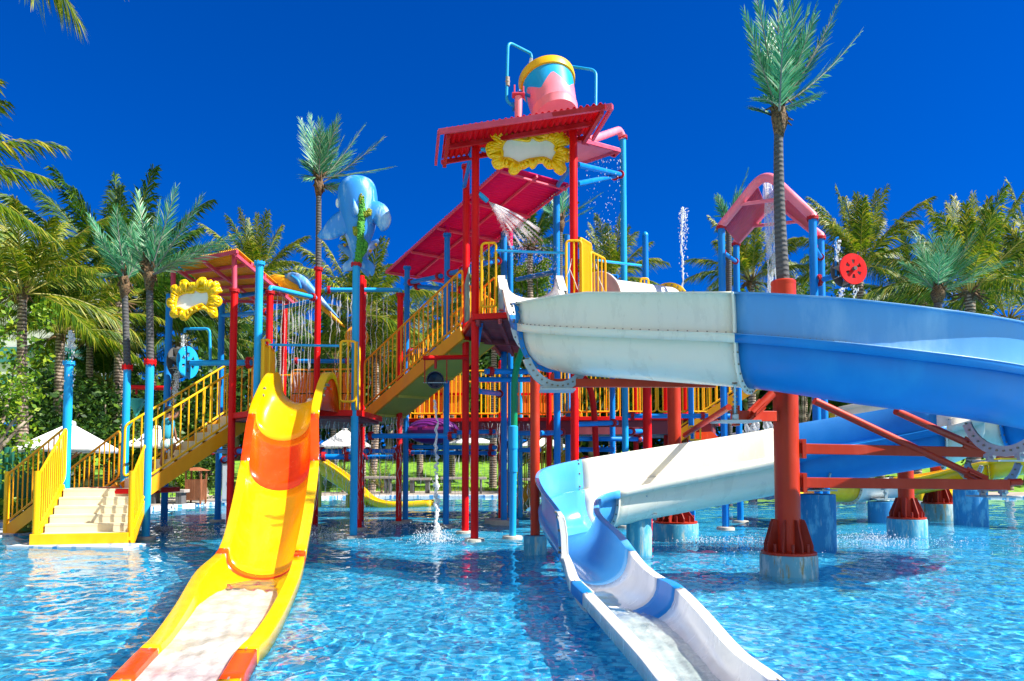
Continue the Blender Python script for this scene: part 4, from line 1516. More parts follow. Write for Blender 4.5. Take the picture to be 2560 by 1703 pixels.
tri = lambda a: abs(((a * 5 / (2 * math.pi) + .2) % 1) * 2 - 1)
rad = lambda z: .45 + .11 * z / Lb
mb = MB()
zz = lambda a: Lb * (.36 + .30 * tri(a))
mb.grid([bring(.02, 0), bring(.44, 0), bring(rad, Lb * .12), bring(lambda z: rad(z) + .015, Lb * .16), bring(rad, Lb * .2), bring(rad, lambda a: zz(a) * .7), bring(rad, zz)], 0, True)
mb.grid([bring(rad, zz), bring(rad, lambda a: .5 * zz(a) + .5 * Lb * .84), bring(rad, Lb * .84)], 1, True)
mb.grid([bring(lambda z: rad(z) + .0, Lb * .84), bring(lambda z: rad(z) + .04, Lb * .845), bring(lambda z: rad(z) + .05, Lb * .92), bring(lambda z: rad(z) + .04, Lb * 1.0), bring(lambda z: rad(z) - .03, Lb * 1.0), bring(.42, Lb * .5), bring(.02, Lb * .1)], 2, True)
mb.build('bucket_shell', [M['pink'], M['cyan'], M['yellow']], bk, angle=35)
pv = P(1296, 242, 14.7)
MB().tube([P(1296, 300, 14.7), pv], .075, 18).build('support_post', M['pink'], bk)
mb = MB().box(pv + UP * .03, (.26, .22, .03))
mb.box(pv + V((-.08, 0, .12)), (.03, .18, .18))
mb.box(pv + V((.10, 0, .10)), (.03, .18, .16))
mb.build('bearing', M['pinkmetal'], bk, smooth=False, bevel=.01)
MB().tube([pv + UP * .12, P(1345, 250, 14.95)], .035, 12).build('axle', M['blue'], bk)
wp = thing('fill_pipe', 'thin light blue pipe bent over the bucket with water pouring from its end', 'pipe', P(1268, 255, 14.8))
MB().tube(fillet([P(1290, 268, 14.8), P(1266, 255, 14.8), P(1270, 105, 14.8), P(1327, 134, 15.3), P(1329, 146, 15.3)], .14, 6), .031, 12).build('pipe', M['cyan'], wp)
mb = MB()
flange(mb, P(1284, 267, 14.8), V((1, 0, .2)), .09, .03)
mb.build('coupling', M['blue'], wp)
vb = MB().ball(P(1269, 204, 14.8), .05, 10)
vb.tube([P(1269, 215, 14.8), P(1269, 193, 14.8)], .042, 10)
vb.build('valve', M['stone'], wp)
wp2 = thing('fill_pipe', 'thin light blue pipe leaving the back of the bucket and bending down through the roof', 'pipe', P(1490, 265, 15.3))
MB().tube(fillet([P(1405, 163, 15.6), P(1490, 176, 15.4), P(1489, 320, 15.2), P(1474, 322, 15.2)], .14, 6), .031, 12).build('pipe', M['cyan'], wp2)
# small pink lean-to roof and pink pipe at the side of the tower
lr = thing('pink_roof', 'small pink lean-to roof with dripping edge beside the flat red roof', 'roof', P(1500, 370, 15.5))
q = [P(1440, 340, 14.4), P(1549, 370, 16.6), P(1536, 384, 17.6), P(1425, 412, 15.9)]
MB().slab(q, .03).build('roof_sheet', M['pink'], lr, smooth=False)
for a, b in ((0, 1), (1, 2), (0, 2), (3, 0), (3, 1)):
    MB().bar(q[a] - UP * .06, q[b] - UP * .06, .05, .07).build('frame_bar', M['pinkmetal'], lr, smooth=False)
MB().tube(fillet([P(1470, 352, 15.6), P(1548, 325, 17.1), P(1557, 345, 17.2)], .22, 8), .085, 16).build('pink_pipe', M['pink'], lr)
MB().tube([P(1478, 310, 15.0), P(1462, 345, 15.0)], .06, 10).build('stub_pipe', M['pink'], lr)


# ---- water wheels
def wheel(name, label, c, axis, r, mat, drum=-1):
    root = thing(name, label, 'water wheel', c)
    axis = V(axis).normalized()
    a1 = axis.cross(UP).normalized()
    a2 = a1.cross(axis)
    pt_ = lambda rr, a: c + (a1 * math.cos(a) + a2 * math.sin(a)) * rr
    loops = [[pt_(r, 2 * math.pi * k / 48) for k in range(48)]]
    for k in range(6):
        a = 2 * math.pi * (k + .5) / 6
        loops.append([pt_(r * .34, a - .20), pt_(r * .62, a - .22), pt_(r * .62, a + .22), pt_(r * .34, a + .20)])
    mb = MB()
    plate(mb, loops, axis * drum, .025)
    mb.build('disc', M[mat], root, smooth=False)
    d2 = MB()
    plate(d2, [[q + axis * drum * .26 for q in l] for l in loops], axis * drum, .02)
    d2.build('back_disc', M['darkstone'], root, smooth=False)
    for k in range(8):
        a = 2 * math.pi * k / 8
        pb = MB().add([pt_(r * .3, a) + axis * drum * .03, pt_(r * .94, a + .25) + axis * drum * .03, pt_(r * .94, a + .25) + axis * drum * .25, pt_(r * .3, a) + axis * drum * .25], [(0, 1, 2, 3)])
        pb.build('paddle', M['stone'], root, smooth=False, solid=.012)
    MB().tube([c - axis * drum * .06, c + axis * drum * .34], r * .13, 14).build('hub', M['darkstone'], root)
    return root


ww = wheel('water_wheel', 'red water wheel with six wedge openings splashing beside the pink gable', P(2134, 672, 14.0), (.25, -1, .02), .30, 'red', -1)
MB().tube([P(2045, 702, 14.6), P(2098, 688, 14.25)], .055, 12).build('arm_pipe', M['blue'], ww)
mb = MB()
flange(mb, P(2047, 701, 14.6), V((1, 0, .2)), .12, .035)
mb.build('coupling', M['flange'], ww)
MB().tube(fillet([P(2090, 690, 14.2), P(2088, 597, 14.2), P(2096, 594, 14.2)], .05, 5), .022, 10).build('feed_pipe', M['blue'], ww)
ww = wheel('water_wheel', 'light blue water wheel on a horizontal arm left of the tower stairs', P(471, 906, 16.4), (1, -.26, .0), .36, 'cyan', -1)
MB().tube([P(478, 908, 16.4), P(628, 907, 16.0)], .065, 14).build('arm_pipe', M['cyan'], ww)
MB().tube(fillet([P(462, 832, 16.3), P(462, 822, 16.3), P(524, 822, 16.2), P(526, 900, 16.2)], .1, 6), .030, 10).build('feed_pipe', M['cyan'], ww)
mb = MB()
flange(mb, P(622, 907, 16.0), V((1, 0, 0)), .13, .04)
mb.build('coupling', M['flange'], ww)
yd = thing('spinning_disc', 'plain yellow disc on an orange arm behind the tall light blue post', 'water wheel', P(892, 843, 20.2))
MB().lathe([(.31, -.03), (.32, 0), (.31, .03)], P(892, 843, 20.2), V((.25, -1, 0)), 36).build('disc', M['amber'], yd)
MB().tube([P(880, 830, 20.3), P(905, 850, 20.1)], .06, 10).build('hub', M['orangesheet'], yd)
# funnel bucket on the red pipe at the left
fb_ = thing('funnel_bucket', 'teal funnel bucket hanging from a short red pipe at the left stairs', 'bucket', P(340, 1000, 18))
MB().tube([P(316, 968, 17.5), P(424, 971, 17.2)], .055, 14).build('red_pipe', M['red'], fb_)
MB().tube([P(341, 970, 17.5), P(341, 986, 17.5)], .03, 8).build('spout', M['flange'], fb_)
MB().lathe([(.20, .08), (.20, .12), (.17, .06), (.05, -.18), (.04, -.28), (.035, -.28)], P(340, 1010, 17.6), UP, 28).build('funnel', M['teal'], fb_)
for dx in (-.2, .2):
    MB().tube([P(340, 1008, 17.6) + V((dx, 0, 0)), P(322, 1070, 17.6)], .018, 8).build('frame_leg', M['teal'], fb_)

# ---- whale, seaweed pole, starfish, parrot-coloured water cannon
wh_ = thing('whale_figure', 'big diving blue whale figure seen from behind with pale eye patch', 'whale', P(893, 600, 14.9))
pts = [(886, 676, .02), (890, 664, .07), (894, 640, .13), (896, 610, .22), (897, 580, .31), (897, 550, .37), (896, 520, .40), (894, 495, .41), (892, 470, .385), (890, 455, .30), (889, 446, .18), (889, 441, .03)]
sp = spline([P(x, y, 15.15) for x, y, r in pts], 3)
rs = [p.x for p in spline([(r, 0, 0) for x, y, r in pts], 3)]
MB().tube(sp, rs, 28).build('body', M['whale'], wh_, angle=180)


def fin(parent, pts, name='fin', flat=.35, mat='whale'):
    sp = spline([p for p, r in pts], 4)
    rs = [p.x for p in spline([(r, 0, 0) for p, r in pts], 4)]
    mb = MB().tube(sp, rs, 14)
    ym = sum(p.y for p in sp) / len(sp)
    mb.v = [(x, ym + (y - ym) * flat, z) for x, y, z in mb.v]
    return mb.build(name, M[mat], parent, angle=180)


fin(wh_, [(P(880, 548, 15.05), .26), (P(850, 562, 15.0), .24), (P(822, 580, 14.95), .17), (P(800, 588, 14.95), .08), (P(793, 588, 14.95), .01)])
fin(wh_, [(P(910, 535, 15.0), .26), (P(940, 533, 15.0), .25), (P(955, 548, 15.0), .20), (P(957, 567, 15.0), .12), (P(953, 578, 15.0), .02)], flat=.6)
fin(wh_, [(P(890, 655, 15.1), .10), (P(868, 668, 15.1), .11), (P(860, 678, 15.1), .02)], 'tail_fluke')
fin(wh_, [(P(894, 655, 15.1), .10), (P(924, 668, 15.1), .11), (P(930, 690, 15.1), .02)], 'tail_fluke')
fin(wh_, [(P(889, 545, 14.86), .05), (P(887, 525, 14.72), .075), (P(885, 508, 14.66), .04), (P(884, 498, 14.68), .01)], 'dorsal_fin', 1)
MB().ball(P(845, 508, 15.05), (.05, .06, .10), 12).build('eye_patch', M['whitepl'], wh_)
sw = thing('seaweed_pole', 'knobbly green seaweed stalk on the tall light blue post in front of whale', 'seaweed', P(895, 650, 14.8))


def knobbly(parent, pts, mat, name, rg):
    sp = spline([p for p, r in pts], 5)
    rs = [p.x for p in spline([(r, 0, 0) for p, r in pts], 5)]
    mb = MB().tube(sp, rs, 12)
    for q, r in zip(sp, rs):
        for k in range(16):
            a = rg.random() * 6.3
            mb.ball(q + V((math.cos(a) * r, math.sin(a) * r, rg.uniform(-.05, .05))), rg.uniform(.012, .024), 5)
    return mb.build(name, M[mat], parent, angle=180)


rg = random.Random(2)
knobbly(sw, [(P(894, 660, 14.8), .07), (P(900, 620, 14.8), .072), (P(902, 570, 14.8), .068), (P(905, 530, 14.8), .066), (P(904, 500, 14.8), .05)], 'weed', 'stalk', rg)
knobbly(sw, [(P(904, 508, 14.8), .052), (P(903, 493, 14.8), .04)], 'mossy', 'tip', rg)
knobbly(sw, [(P(908, 537, 14.8), .04), (P(920, 534, 14.8), .04), (P(925, 528, 14.8), .03)], 'mossy', 'branch', rg)
knobbly(sw, [(P(898, 588, 14.8), .04), (P(890, 580, 14.8), .04), (P(887, 574, 14.8), .03)], 'mossy', 'branch', rg)
knobbly(sw, [(P(905, 635, 14.8), .04), (P(914, 622, 14.8), .035), (P(914, 606, 14.8), .03)], 'weed', 'branch', rg)
sf = thing('starfish_figure', 'pale blue starfish with orange dots behind the seaweed pole', 'starfish', P(895, 640, 15.6))
c = P(895, 640, 15.6)
for q in ((845, 613), (948, 600), (862, 678), (930, 672), (921, 690)):
    t = P(q[0], q[1], 15.55)
    fin(sf, [(c, .15), (c.lerp(t, .5), .10), (c.lerp(t, .9), .055), (t, .01)], 'arm', .8, 'star')
for q in ((862, 613), (940, 612), (926, 628), (866, 668)):
    MB().ball(P(q[0], q[1], 15.48), .035, 8).build('dot', M['orangesheet'], sf)
tc_ = thing('animal_figure', 'orange animal figure with a blue and white back lying on the pipes', 'figure', P(725, 712, 19))
fin(tc_, [(P(674, 700, 18.9), .05), (P(682, 699, 18.9), .13), (P(705, 707, 18.9), .19), (P(735, 722, 18.9), .20), (P(765, 733, 18.9), .16), (P(790, 748, 18.9), .10), (P(820, 780, 18.9), .07), (P(862, 818, 18.9), .02)], 'body', 1, 'orangesheet')
fin(tc_, [(P(713, 692, 18.8), .04), (P(730, 693, 18.8), .13), (P(755, 705, 18.8), .15), (P(780, 728, 18.8), .11), (P(810, 758, 18.8), .06), (P(846, 795, 18.8), .02)], 'back_shell', 1, 'star')
fin(tc_, [(P(728, 689, 18.62), .03), (P(744, 702, 18.58), .05), (P(752, 722, 18.6), .03)], 'stripe', 1, 'bflume')
beam(tc_, P(700, 770, 19), P(800, 748, 18.4), 'blue', .05, (0, 0), 'support_pipe')

# ---- pink gable
pg = thing('pink_gable', 'pink pipe gable with ribbed panels and falling water on four blue posts', 'canopy', (5, 16.5, 0))
g = {}
for k, (px, Y, py, bs) in {'fl': (1803, 16.8, 569, True), 'bl': (1840, 18.6, 611, True), 'fr': (2031, 14.6, 546, False), 'br': (2051, 16.3, 595, False)}.items():
    g[k] = post(pg, px, Y, P(px, py, Y).z, 'blue', .078, base=bs)
pkf = P(1913, 428, 15.7)
pkb = V(((g['bl'].x + g['br'].x) / 2 + .0, 17.45, pkf.z))
for a, pk, b in ((g['fl'], pkf, g['fr']), (g['bl'], pkb, g['br'])):
    arc = fillet([a, a + UP * .12, pk, b + UP * .12, b], .3, 8)
    arc = [a] + fillet([a + UP * .04, pk, b + UP * .04], .45, 10) + [b]
    MB().tube(arc, .098, 18).build('arch_pipe', M['pink'], pg)
    e0, e1 = a.lerp(pk, .42), b.lerp(pk, .42)
    MB().tube([e0, e1], .04, 10).build('tie_bar', M['pink'], pg)
for a, b in (('fl', 'bl'), ('fr', 'br')):
    A_, B_, C_, D_ = g[a].lerp(pkf, .06), g[b].lerp(pkb, .06), g[b].lerp(pkb, .82), g[a].lerp(pkf, .82)
    mb = MB()
    k = 90
    mb.grid([[A_.lerp(B_, t).lerp(D_.lerp(C_, t), j / k) - UP * (.05 + .010 * math.sin(j * 2.1)) for t in (0, .5, 1)] for j in range(k + 1)])
    mb.build('panel', M['pinkmetal'], pg, angle=180, solid=.01)
    beam(pg, V((g[a].x, g[a].y, g[a].z - .55)), V((g[b].x, g[b].y, g[b].z - .45)), 'blue', .045)
ws = thing('pipe_nozzle', 'light blue spray nozzle high on the front red posts', 'nozzle', P(1203, 492, 14.2))
MB().tube([P(1196, 484, 14.2), P(1206, 492, 14.25), P(1219, 503, 14.3)], [.05, .055, .05], 14).build('nozzle', M['cyan'], ws)

# ---- purple float, tube slide, rear flumes
pf = thing('purple_dish', 'purple oval dish with two pink bands below the rear walkway', 'dish', P(1080, 1078, 19))
mb = MB()
mb.ball(P(1082, 1078, 19), (.68, .4, .34), 28)
mb.build('dish', M['purple'], pf, angle=180)
for a, b in ((1024, 1048), (1060, 1130)):
    rows_ = []
    for i in range(9):
        px = a + (b - a) * i / 8
        xx = (px - 1082) / 1850 * 19 / .69
        yy = -.410 * math.sqrt(max(0.02, 1 - xx * xx))
        rows_.append([P(px, 1068, 19) + V((0, yy, 0)), P(px, 1077, 19) + V((0, yy - .005, 0))])
    MB().grid(rows_).build('band', M['hotpink'], pf, solid=.01)
ts = thing('tube_slide', 'white tube slide with yellow and white end flanges rising behind the flume', 'water slide', P(1600, 730, 15))
ta, tb_ = P(1497, 752, 15.2), P(1684, 768, 17.4)
td = (tb_ - ta).normalized()
Lt = (tb_ - ta).length
MB().lathe([(.60, -.05), (.60, .0), (.52, .10), (.47, .25), (.46, Lt * .9), (.44, Lt * .9), (.44, .2), (.58, -.05)], ta, td, 40).build('tube', M['white'], ts, angle=50)
f_ = MB().lathe([(.46, -.03), (.56, -.03), (.56, .02), (.46, .02)], ta.lerp(tb_, .92), td, 40)
for k in range(20):
    a = k * math.pi / 10
    q = ta.lerp(tb_, .92)
    e1 = td.cross(UP).normalized()
    e2 = e1.cross(td)
    f_.ball(q + (e1 * math.cos(a) + e2 * math.sin(a)) * .51 - td * .04, .02, 6, 1)
f_.build('flange', [M['yel'], M['bolt']], ts)
q = ta.lerp(tb_, 1.18) - UP * .16
f_ = MB().lathe([(.42, -.03), (.52, -.03), (.52, .25), (.42, .25)], q, (td - UP * .3).normalized(), 40)
for k in range(20):
    a = k * math.pi / 10
    f_.ball(q + (e1 * math.cos(a) + e2 * math.sin(a)) * .47 - td * .04, .018, 6, 1)
f_.build('flange', [M['white'], M['bolt']], ts)
MB().tube([ta.lerp(tb_, .6) - UP * .4, V((ta.lerp(tb_, .6).x, ta.lerp(tb_, .6).y, -.4))], .1, 14).build('support_post', M['red'], ts)


def open_flume(name, label, pts, width, dpt, cuts, loc, lw=.09):
    root = thing(name, label, 'water slide', loc)
    Ls_ = spline([P(*q) for q in pts], 5)
    Rs_ = []
    for i, q in enumerate(Ls_):
        t = tang(Ls_, i)
        Rs_.append(q + V((t.y, -t.x, 0)) * width)
    rr = chute_rows(Ls_, Rs_, [dpt] * len(Ls_), lw=lw, down=.10)
    sections(root, rr, [(int(a * (len(rr) - 1)), int(b * (len(rr) - 1)), m) for a, b, m in cuts], .016)
    return root, rr


open_flume('yellow_flume', 'yellow and white open flume looping low over the water at the far right', [(2760, 1110, 16.5), (2600, 1128, 17.4), (2440, 1158, 18.2), (2300, 1192, 18.7), (2180, 1208, 18.5), (2090, 1205, 17.7), (2060, 1196, 16.7)], 1.0, .48,
           ((0, .3, 'yel'), (.3, .55, 'yel'), (.55, .7, 'white'), (.7, 1, 'yel')), (8, 18, 0))
open_flume('far_flume', 'pale flume piece with a yellow end showing between blue flume and long braces', [(2420, 985, 17.2), (2300, 990, 17.6), (2200, 1000, 18.2), (2110, 1015, 19.0), (2062, 1028, 20.2)], 1.0, .6,
           ((0, .45, 'white'), (.45, .85, 'wflume'), (.85, 1, 'yel')), (7.5, 18, 0))
fs = thing('flume_end', 'flat yellow slide runout lying on the water behind the stained far pier', 'water slide', P(2340, 1245, 22))
MB().box(P(2335, 1243, 22) + UP * .05, (1.5, 1.2, .28)).build('runout', M['yel'], fs, smooth=False, bevel=.05)
MB().box(P(2335, 1243, 22) + UP * .21, (1.5, .12, .08)).build('lip', M['yel'], fs, smooth=False, bevel=.02)
ry = thing('rear_yellow_slide', 'plain yellow slide with shaded olive side running out far behind the posts', 'water slide', P(930, 1255, 25))
nl = [P(770, 1120, 25), P(800, 1148, 25), P(845, 1178, 25), P(890, 1214, 25), P(930, 1248, 25), P(985, 1258, 25), P(1078, 1252, 25.4)]
Ls_ = spline(nl, 5)
Rs_ = [q + V((.0, .95, 0)) for q in Ls_]
rr = chute_rows(Rs_, Ls_, [d.x for d in spline([(.55, 0, 0), (.6, 0, 0), (.6, 0, 0), (.55, 0, 0), (.3, 0, 0), (.12, 0, 0), (.06, 0, 0)], 5)], lw=.16, down=.2)
sections(ry, rr, [(0, 18, 'yel'), (18, len(rr) - 1, 'yel')], .016)
for q, z in ((P(800, 1148, 25.4), 1), (P(870, 1200, 25.4), 1)):
    MB().tube([q - UP * .5, V((q.x, q.y, -.4))], .07, 12).build('leg', M['olive'], ry)

# ================================================================== PALMS, TREES, PLANTS
def leaflet(mb, p, t, s, ln, wd, fwd, lift, droop, rg):
    d = (s * math.cos(fwd) + t * math.sin(fwd) + UP * lift).normalized()
    d = (d + V((rg.gauss(0, .07), rg.gauss(0, .07), rg.gauss(0, .07)))).normalized()
    m_ = p + d * ln * .5 - UP * droop * ln * .18
    e = p + d * ln * .92 - UP * droop * ln * .75
    w_ = t * wd / 2
    o = len(mb.v)
    mb.v += [tuple(p - w_ * .7), tuple(p + w_ * .7), tuple(m_ + w_), tuple(m_ - w_), tuple(e)]
    mb.f += [(o, o + 1, o + 2, o + 3), (o + 3, o + 2, o + 4)]
    mb.mi += [0, 0]


def frond(mb, base, tip, bow, ln, rg, n=60, wd=.045, fwd=.6, lift=.1, droop=.6, rib=.022, bare=.16, ragged=0):
    base, tip = V(base), V(tip)
    L_ = (tip - base).length
    c = base.lerp(tip, .5) + UP * bow * L_
    pts = [base * (1 - t) ** 2 + c * 2 * t * (1 - t) + tip * t * t for t in np.linspace(0, 1, 14)]
    mb.tube(pts, [rib * (1.25 - 1.1 * i / 13) for i in range(14)], 5, True, 1)
    roll = rg.uniform(-.5, .5)
    for i in range(n):
        t = bare + (1 - bare) * (i + .5) / n
        p = base * (1 - t) ** 2 + c * 2 * t * (1 - t) + tip * t * t
        tg = ((c - base) * (1 - t) + (tip - c) * t).normalized()
        side = tg.cross(UP)
        side = side.normalized() if side.length > .08 else V((1, 0, 0))
        u = side.cross(tg)
        side = side * math.cos(roll) + u * math.sin(roll)
        prof = min(1, .35 + t * 2.2) * (1 - max(0, t - .55) / .45 * .62)
        for sg in (-1, 1):
            if ragged and rg.random() < ragged:
                continue
            l_ = ln * prof * rg.uniform(.8, 1.12)
            leaflet(mb, p, tg, side * sg, l_, wd * rg.uniform(.7, 1.2), fwd + t * .45 + rg.gauss(0, .06), lift, droop * rg.uniform(.5, 1.4), rg)


def palm(name, label, seed, base, crown, length, nf=24, leaf='coco', trunk_r=.15, lean=.0, group='coconut palms', elev=(-.5, 1.45), ln=1.1, n=96, droop=.75, husk=True, wd=.055, cat='palm tree'):
    """base, crown: points in the world; fronds spread all round from the crown"""
    rg = random.Random(seed)
    base, crown = V(base), V(crown)
    root = thing(name, label, cat, base, group)
    mid = base.lerp(crown, .5) + V((lean, 0, 0))
    pts = [base * (1 - t) ** 2 + mid * 2 * t * (1 - t) + crown * t * t for t in np.linspace(0, 1, 10)]
    MB().tube(pts, [trunk_r * (1.35 - .5 * i / 9) for i in range(10)], 12).build('trunk', M['trunk'], root)
    if husk:
        hb = MB()
        for k in range(16):
            a = rg.random() * 6.28
            d = V((math.cos(a), math.sin(a), rg.uniform(-.6, 1.2))).normalized()
            hb.tube([crown - UP * rg.uniform(.0, .5), crown + d * .25, crown + d * rg.uniform(.4, .75) - UP * rg.uniform(0, .4)], [.09, .06, .02], 6)
        hb.build('husk', M['fur'], root, angle=180)
    mb = MB()
    for k in range(nf):
        a = k * 2.39996 + rg.uniform(-.25, .25)
        e = elev[0] + (elev[1] - elev[0]) * ((k + .5) / nf) ** .8 + rg.uniform(-.12, .12)
        l_ = length * rg.uniform(.82, 1.12)
        tip = crown + V((math.cos(a) * math.cos(e), math.sin(a) * math.cos(e), math.sin(e))) * l_
        frond(mb, crown + V((math.cos(a), math.sin(a), 0)) * .1, tip, .10 + .16 * max(0, math.cos(e)), ln * length / 4, rg, n, wd * length / 4, .75, .08, droop)
    mb.build('crown', [M[leaf], M['rachis']], root, smooth=False)
    return root


def crown_pt(px, py, Y):
    return P(px, py, Y)


def gz(p):
    """rough height of the lawn under a point"""
    return max(.1, min(3, .12 + (p.y - 36) * .035)) if p.y > 33 else .12


def palm_at(label, seed, px, py, Y, length, trunk_px=None, leaf='coco', **kw):
    c = P(px, py, Y)
    b = P(trunk_px if trunk_px is not None else px, 1157, Y)
    return palm('coconut_palm', label, seed, (b.x, Y, gz(c) - .15), c, length, leaf=leaf, **kw)


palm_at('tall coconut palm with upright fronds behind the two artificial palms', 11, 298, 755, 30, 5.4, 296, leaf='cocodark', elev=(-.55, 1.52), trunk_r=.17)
palm_at('coconut palm with ringed pale trunk and brown husk beside the white building', 12, 150, 835, 27, 3.3, 148, elev=(-.5, 1.2), trunk_r=.17)
palm_at('coconut palm with yellowing arched fronds hiding the corner of the white building', 29, 55, 735, 24, 3.4, 60, elev=(-.5, 1.1))
palm_at('coconut palm with hanging fronds between the two ringed trunks', 30, 225, 850, 32, 3.3, 222, elev=(-.6, 1.2))
palm_at('coconut palm right behind the light blue pole of the artificial palm', 31, 385, 790, 34, 3.4, 380, elev=(-.6, 1.2))
palm_at('near coconut palm whose arching fronds enter over the white building', 13, -290, 470, 17, 4.0, -260, elev=(-.35, .95), ln=1.0, n=70)
palm_at('overhanging coconut palm of which only hanging leaf tips show at the top', 14, -225, -420, 12.5, 4.0, -160, elev=(-.9, .5), ln=1.0)
palm_at('bushy coconut palm whose tips rise just behind the orange canopy', 15, 640, 705, 34, 3.0, 650)
palm_at('coconut palm with yellow upright fronds between whale and magenta canopy', 16, 905, 790, 34, 3.9, 905, elev=(-.4, 1.45))
palm_at('coconut palm with dark hanging moss behind the spray and blue posts', 17, 1325, 620, 36, 2.9, 1330, leaf='cocodark')
palm_at('coconut palm with stiff fronds standing alone between the two cyan posts', 18, 1530, 700, 36, 2.9, 1530, elev=(-.3, 1.4))
palm_at('coconut palm spreading behind the left legs of the pink gable', 19, 1878, 705, 33, 3.2, 1880)
palm_at('coconut palm with one dark upright frond behind the red water wheel', 20, 2150, 665, 31, 3.4, 2150, elev=(-.5, 1.5))
palm_at('broad coconut palm with brown husk above the blue flume', 21, 2425, 735, 27, 3.9, 2432, elev=(-.45, 1.5), trunk_r=.19)
palm_at('tall coconut palm cut by the edge of the picture above the blue flume', 22, 2610, 690, 29, 4.0, 2620)
palm_at('low coconut palm between the red wheel and the broad husked palm', 23, 2295, 760, 33, 3.2, 2290, leaf='cocodark')
palm_at('coconut palm on the lawn with slender trunk behind the three stone benches', 24, 940, 890, 36, 3.3, 929, lean=.2)
palm_at('coconut palm on the lawn whose trunk stands just beside the blue tower post', 25, 1236, 790, 38, 3.6, 1232)
palm_at('coconut palm on the lawn growing close to the rear yellow slide', 26, 836, 905, 40, 3.2, 834, leaf='cocodark')
palm_at('dark coconut palm behind the small ornate sign and wheel', 27, 452, 860, 33, 3.3, 398, leaf='cocodark')
palm_at('dark coconut palm with thin dark trunk behind the white umbrella', 28, 262, 960, 34, 2.9, 271, leaf='cocodark', trunk_r=.13)
k = 0
for px, py, Y, l_, leaf, lab in ((560, 850, 41, 3.4, 'coco', 'bushy coconut palm filling the gap under the orange canopy'), (700, 850, 40, 3.4, 'cocodark', 'dark coconut palm seen through the falling water curtain'),
                                 (1050, 880, 42, 3.6, 'coco', 'coconut palm seen through the rails of the long staircase'), (1130, 800, 44, 3.6, 'cocodark', 'dark coconut palm behind the magenta canopy and red posts'),
                                 (1420, 830, 42, 3.4, 'coco', 'coconut palm behind the ropes and yellow gate of the upper deck'), (1690, 860, 42, 3.4, 'cocodark', 'dark coconut palm behind the vertical fountain jet'),
                                 (2010, 790, 40, 3.3, 'cocodark', 'dark coconut palm between the right legs of the pink gable'), (2520, 800, 36, 3.4, 'coco', 'low yellowish coconut palm at the far end of the blue flume'),
                                 (2200, 850, 38, 3.2, 'coco', 'coconut palm mostly hidden by the blue flume below the red wheel')):
    palm_at(lab, 40 + k, px, py, Y, l_, leaf=leaf, n=44, nf=20, elev=(-.6, 1.3))
    k += 1


# ---- artificial palms: stiff teal plastic fronds on grey pipe trunks
def fake_palm(label, base, crown, tips, pole=None, seed=1, r0=.07, r1=.06, ln=.42, bend=(0, 0, 0)):
    rg = random.Random(seed)
    base, crown = V(base), V(crown)
    root = thing('artificial_palm', label, 'artificial palm', base, 'artificial palms of the water park')
    mid = base.lerp(crown, .5) + V(bend)
    pts = [base * (1 - t) ** 2 + mid * 2 * t * (1 - t) + crown * t * t for t in np.linspace(0, 1, 10)]
    MB().tube(pts, [r0 + (r1 - r0) * i / 9 for i in range(10)], 14).build('trunk', M['fakebark'], root)
    if pole:
        pm, pr, pz0, ft = pole
        o = MB().tube([V((base.x, base.y, pz0)), base], pr, 20).build('pole', M[pm], root)
        f = MB()
        flange(f, base, UP, pr * 1.5, .05)
        f.build('flange', M['red'], o)
        if ft:
            MB().lathe([(pr * 2.4, -.45), (pr * 2.4, .03), (pr * .9, .05)], V((base.x, base.y, 0)), UP, 24).build('footing', M['concrete'], o)
    hb = MB()
    for k in range(22):
        a = rg.random() * 6.28
        d = V((math.cos(a), math.sin(a), 0))
        z = rg.uniform(-.25, .3)
        hb.tube([crown + UP * z + d * r1 * .8, crown + UP * (z + .12) + d * (r1 + .06), crown + UP * (z + rg.uniform(-.05, .25)) + d * (r1 + rg.uniform(.06, .16))], [.035, .03, .008], 5)
    hb.tube([crown - UP * .3, crown, crown + UP * .35], [r1 * 1.1, r1 * 1.9, r1 * .7], 10)
    hb.build('fibre_boot', M['fur'], root, angle=180)
    mb = MB()
    for tp, bow, sc_ in tips:
        frond(mb, crown + UP * rg.uniform(-.05, .2), tp, bow, ln * sc_, rg, 62, .034, .80, .04, .10, .016, .12, .10)
    mb.build('crown', [M['fakeleaf'], M['greyrib']], root, smooth=False)
    return root


def tips(lst, Y, rg_seed, depth=.8, extra=5, crown=None, L0=1.8):
    rg = random.Random(rg_seed)
    out = []
    for e in lst:
        px, py, bow = e[:3]
        dy = e[3] if len(e) > 3 else rg.uniform(-depth, depth)
        out.append((P(px, py, Y + dy), bow, rg.uniform(.85, 1.1)))
    for k in range(extra):
        a = rg.random() * 6.28
        e = rg.uniform(.9, 1.4)
        out.append((crown + V((math.cos(a) * math.cos(e), math.sin(a) * math.cos(e), math.sin(e))) * L0 * rg.uniform(.6, 1), .05, .9))
    return out


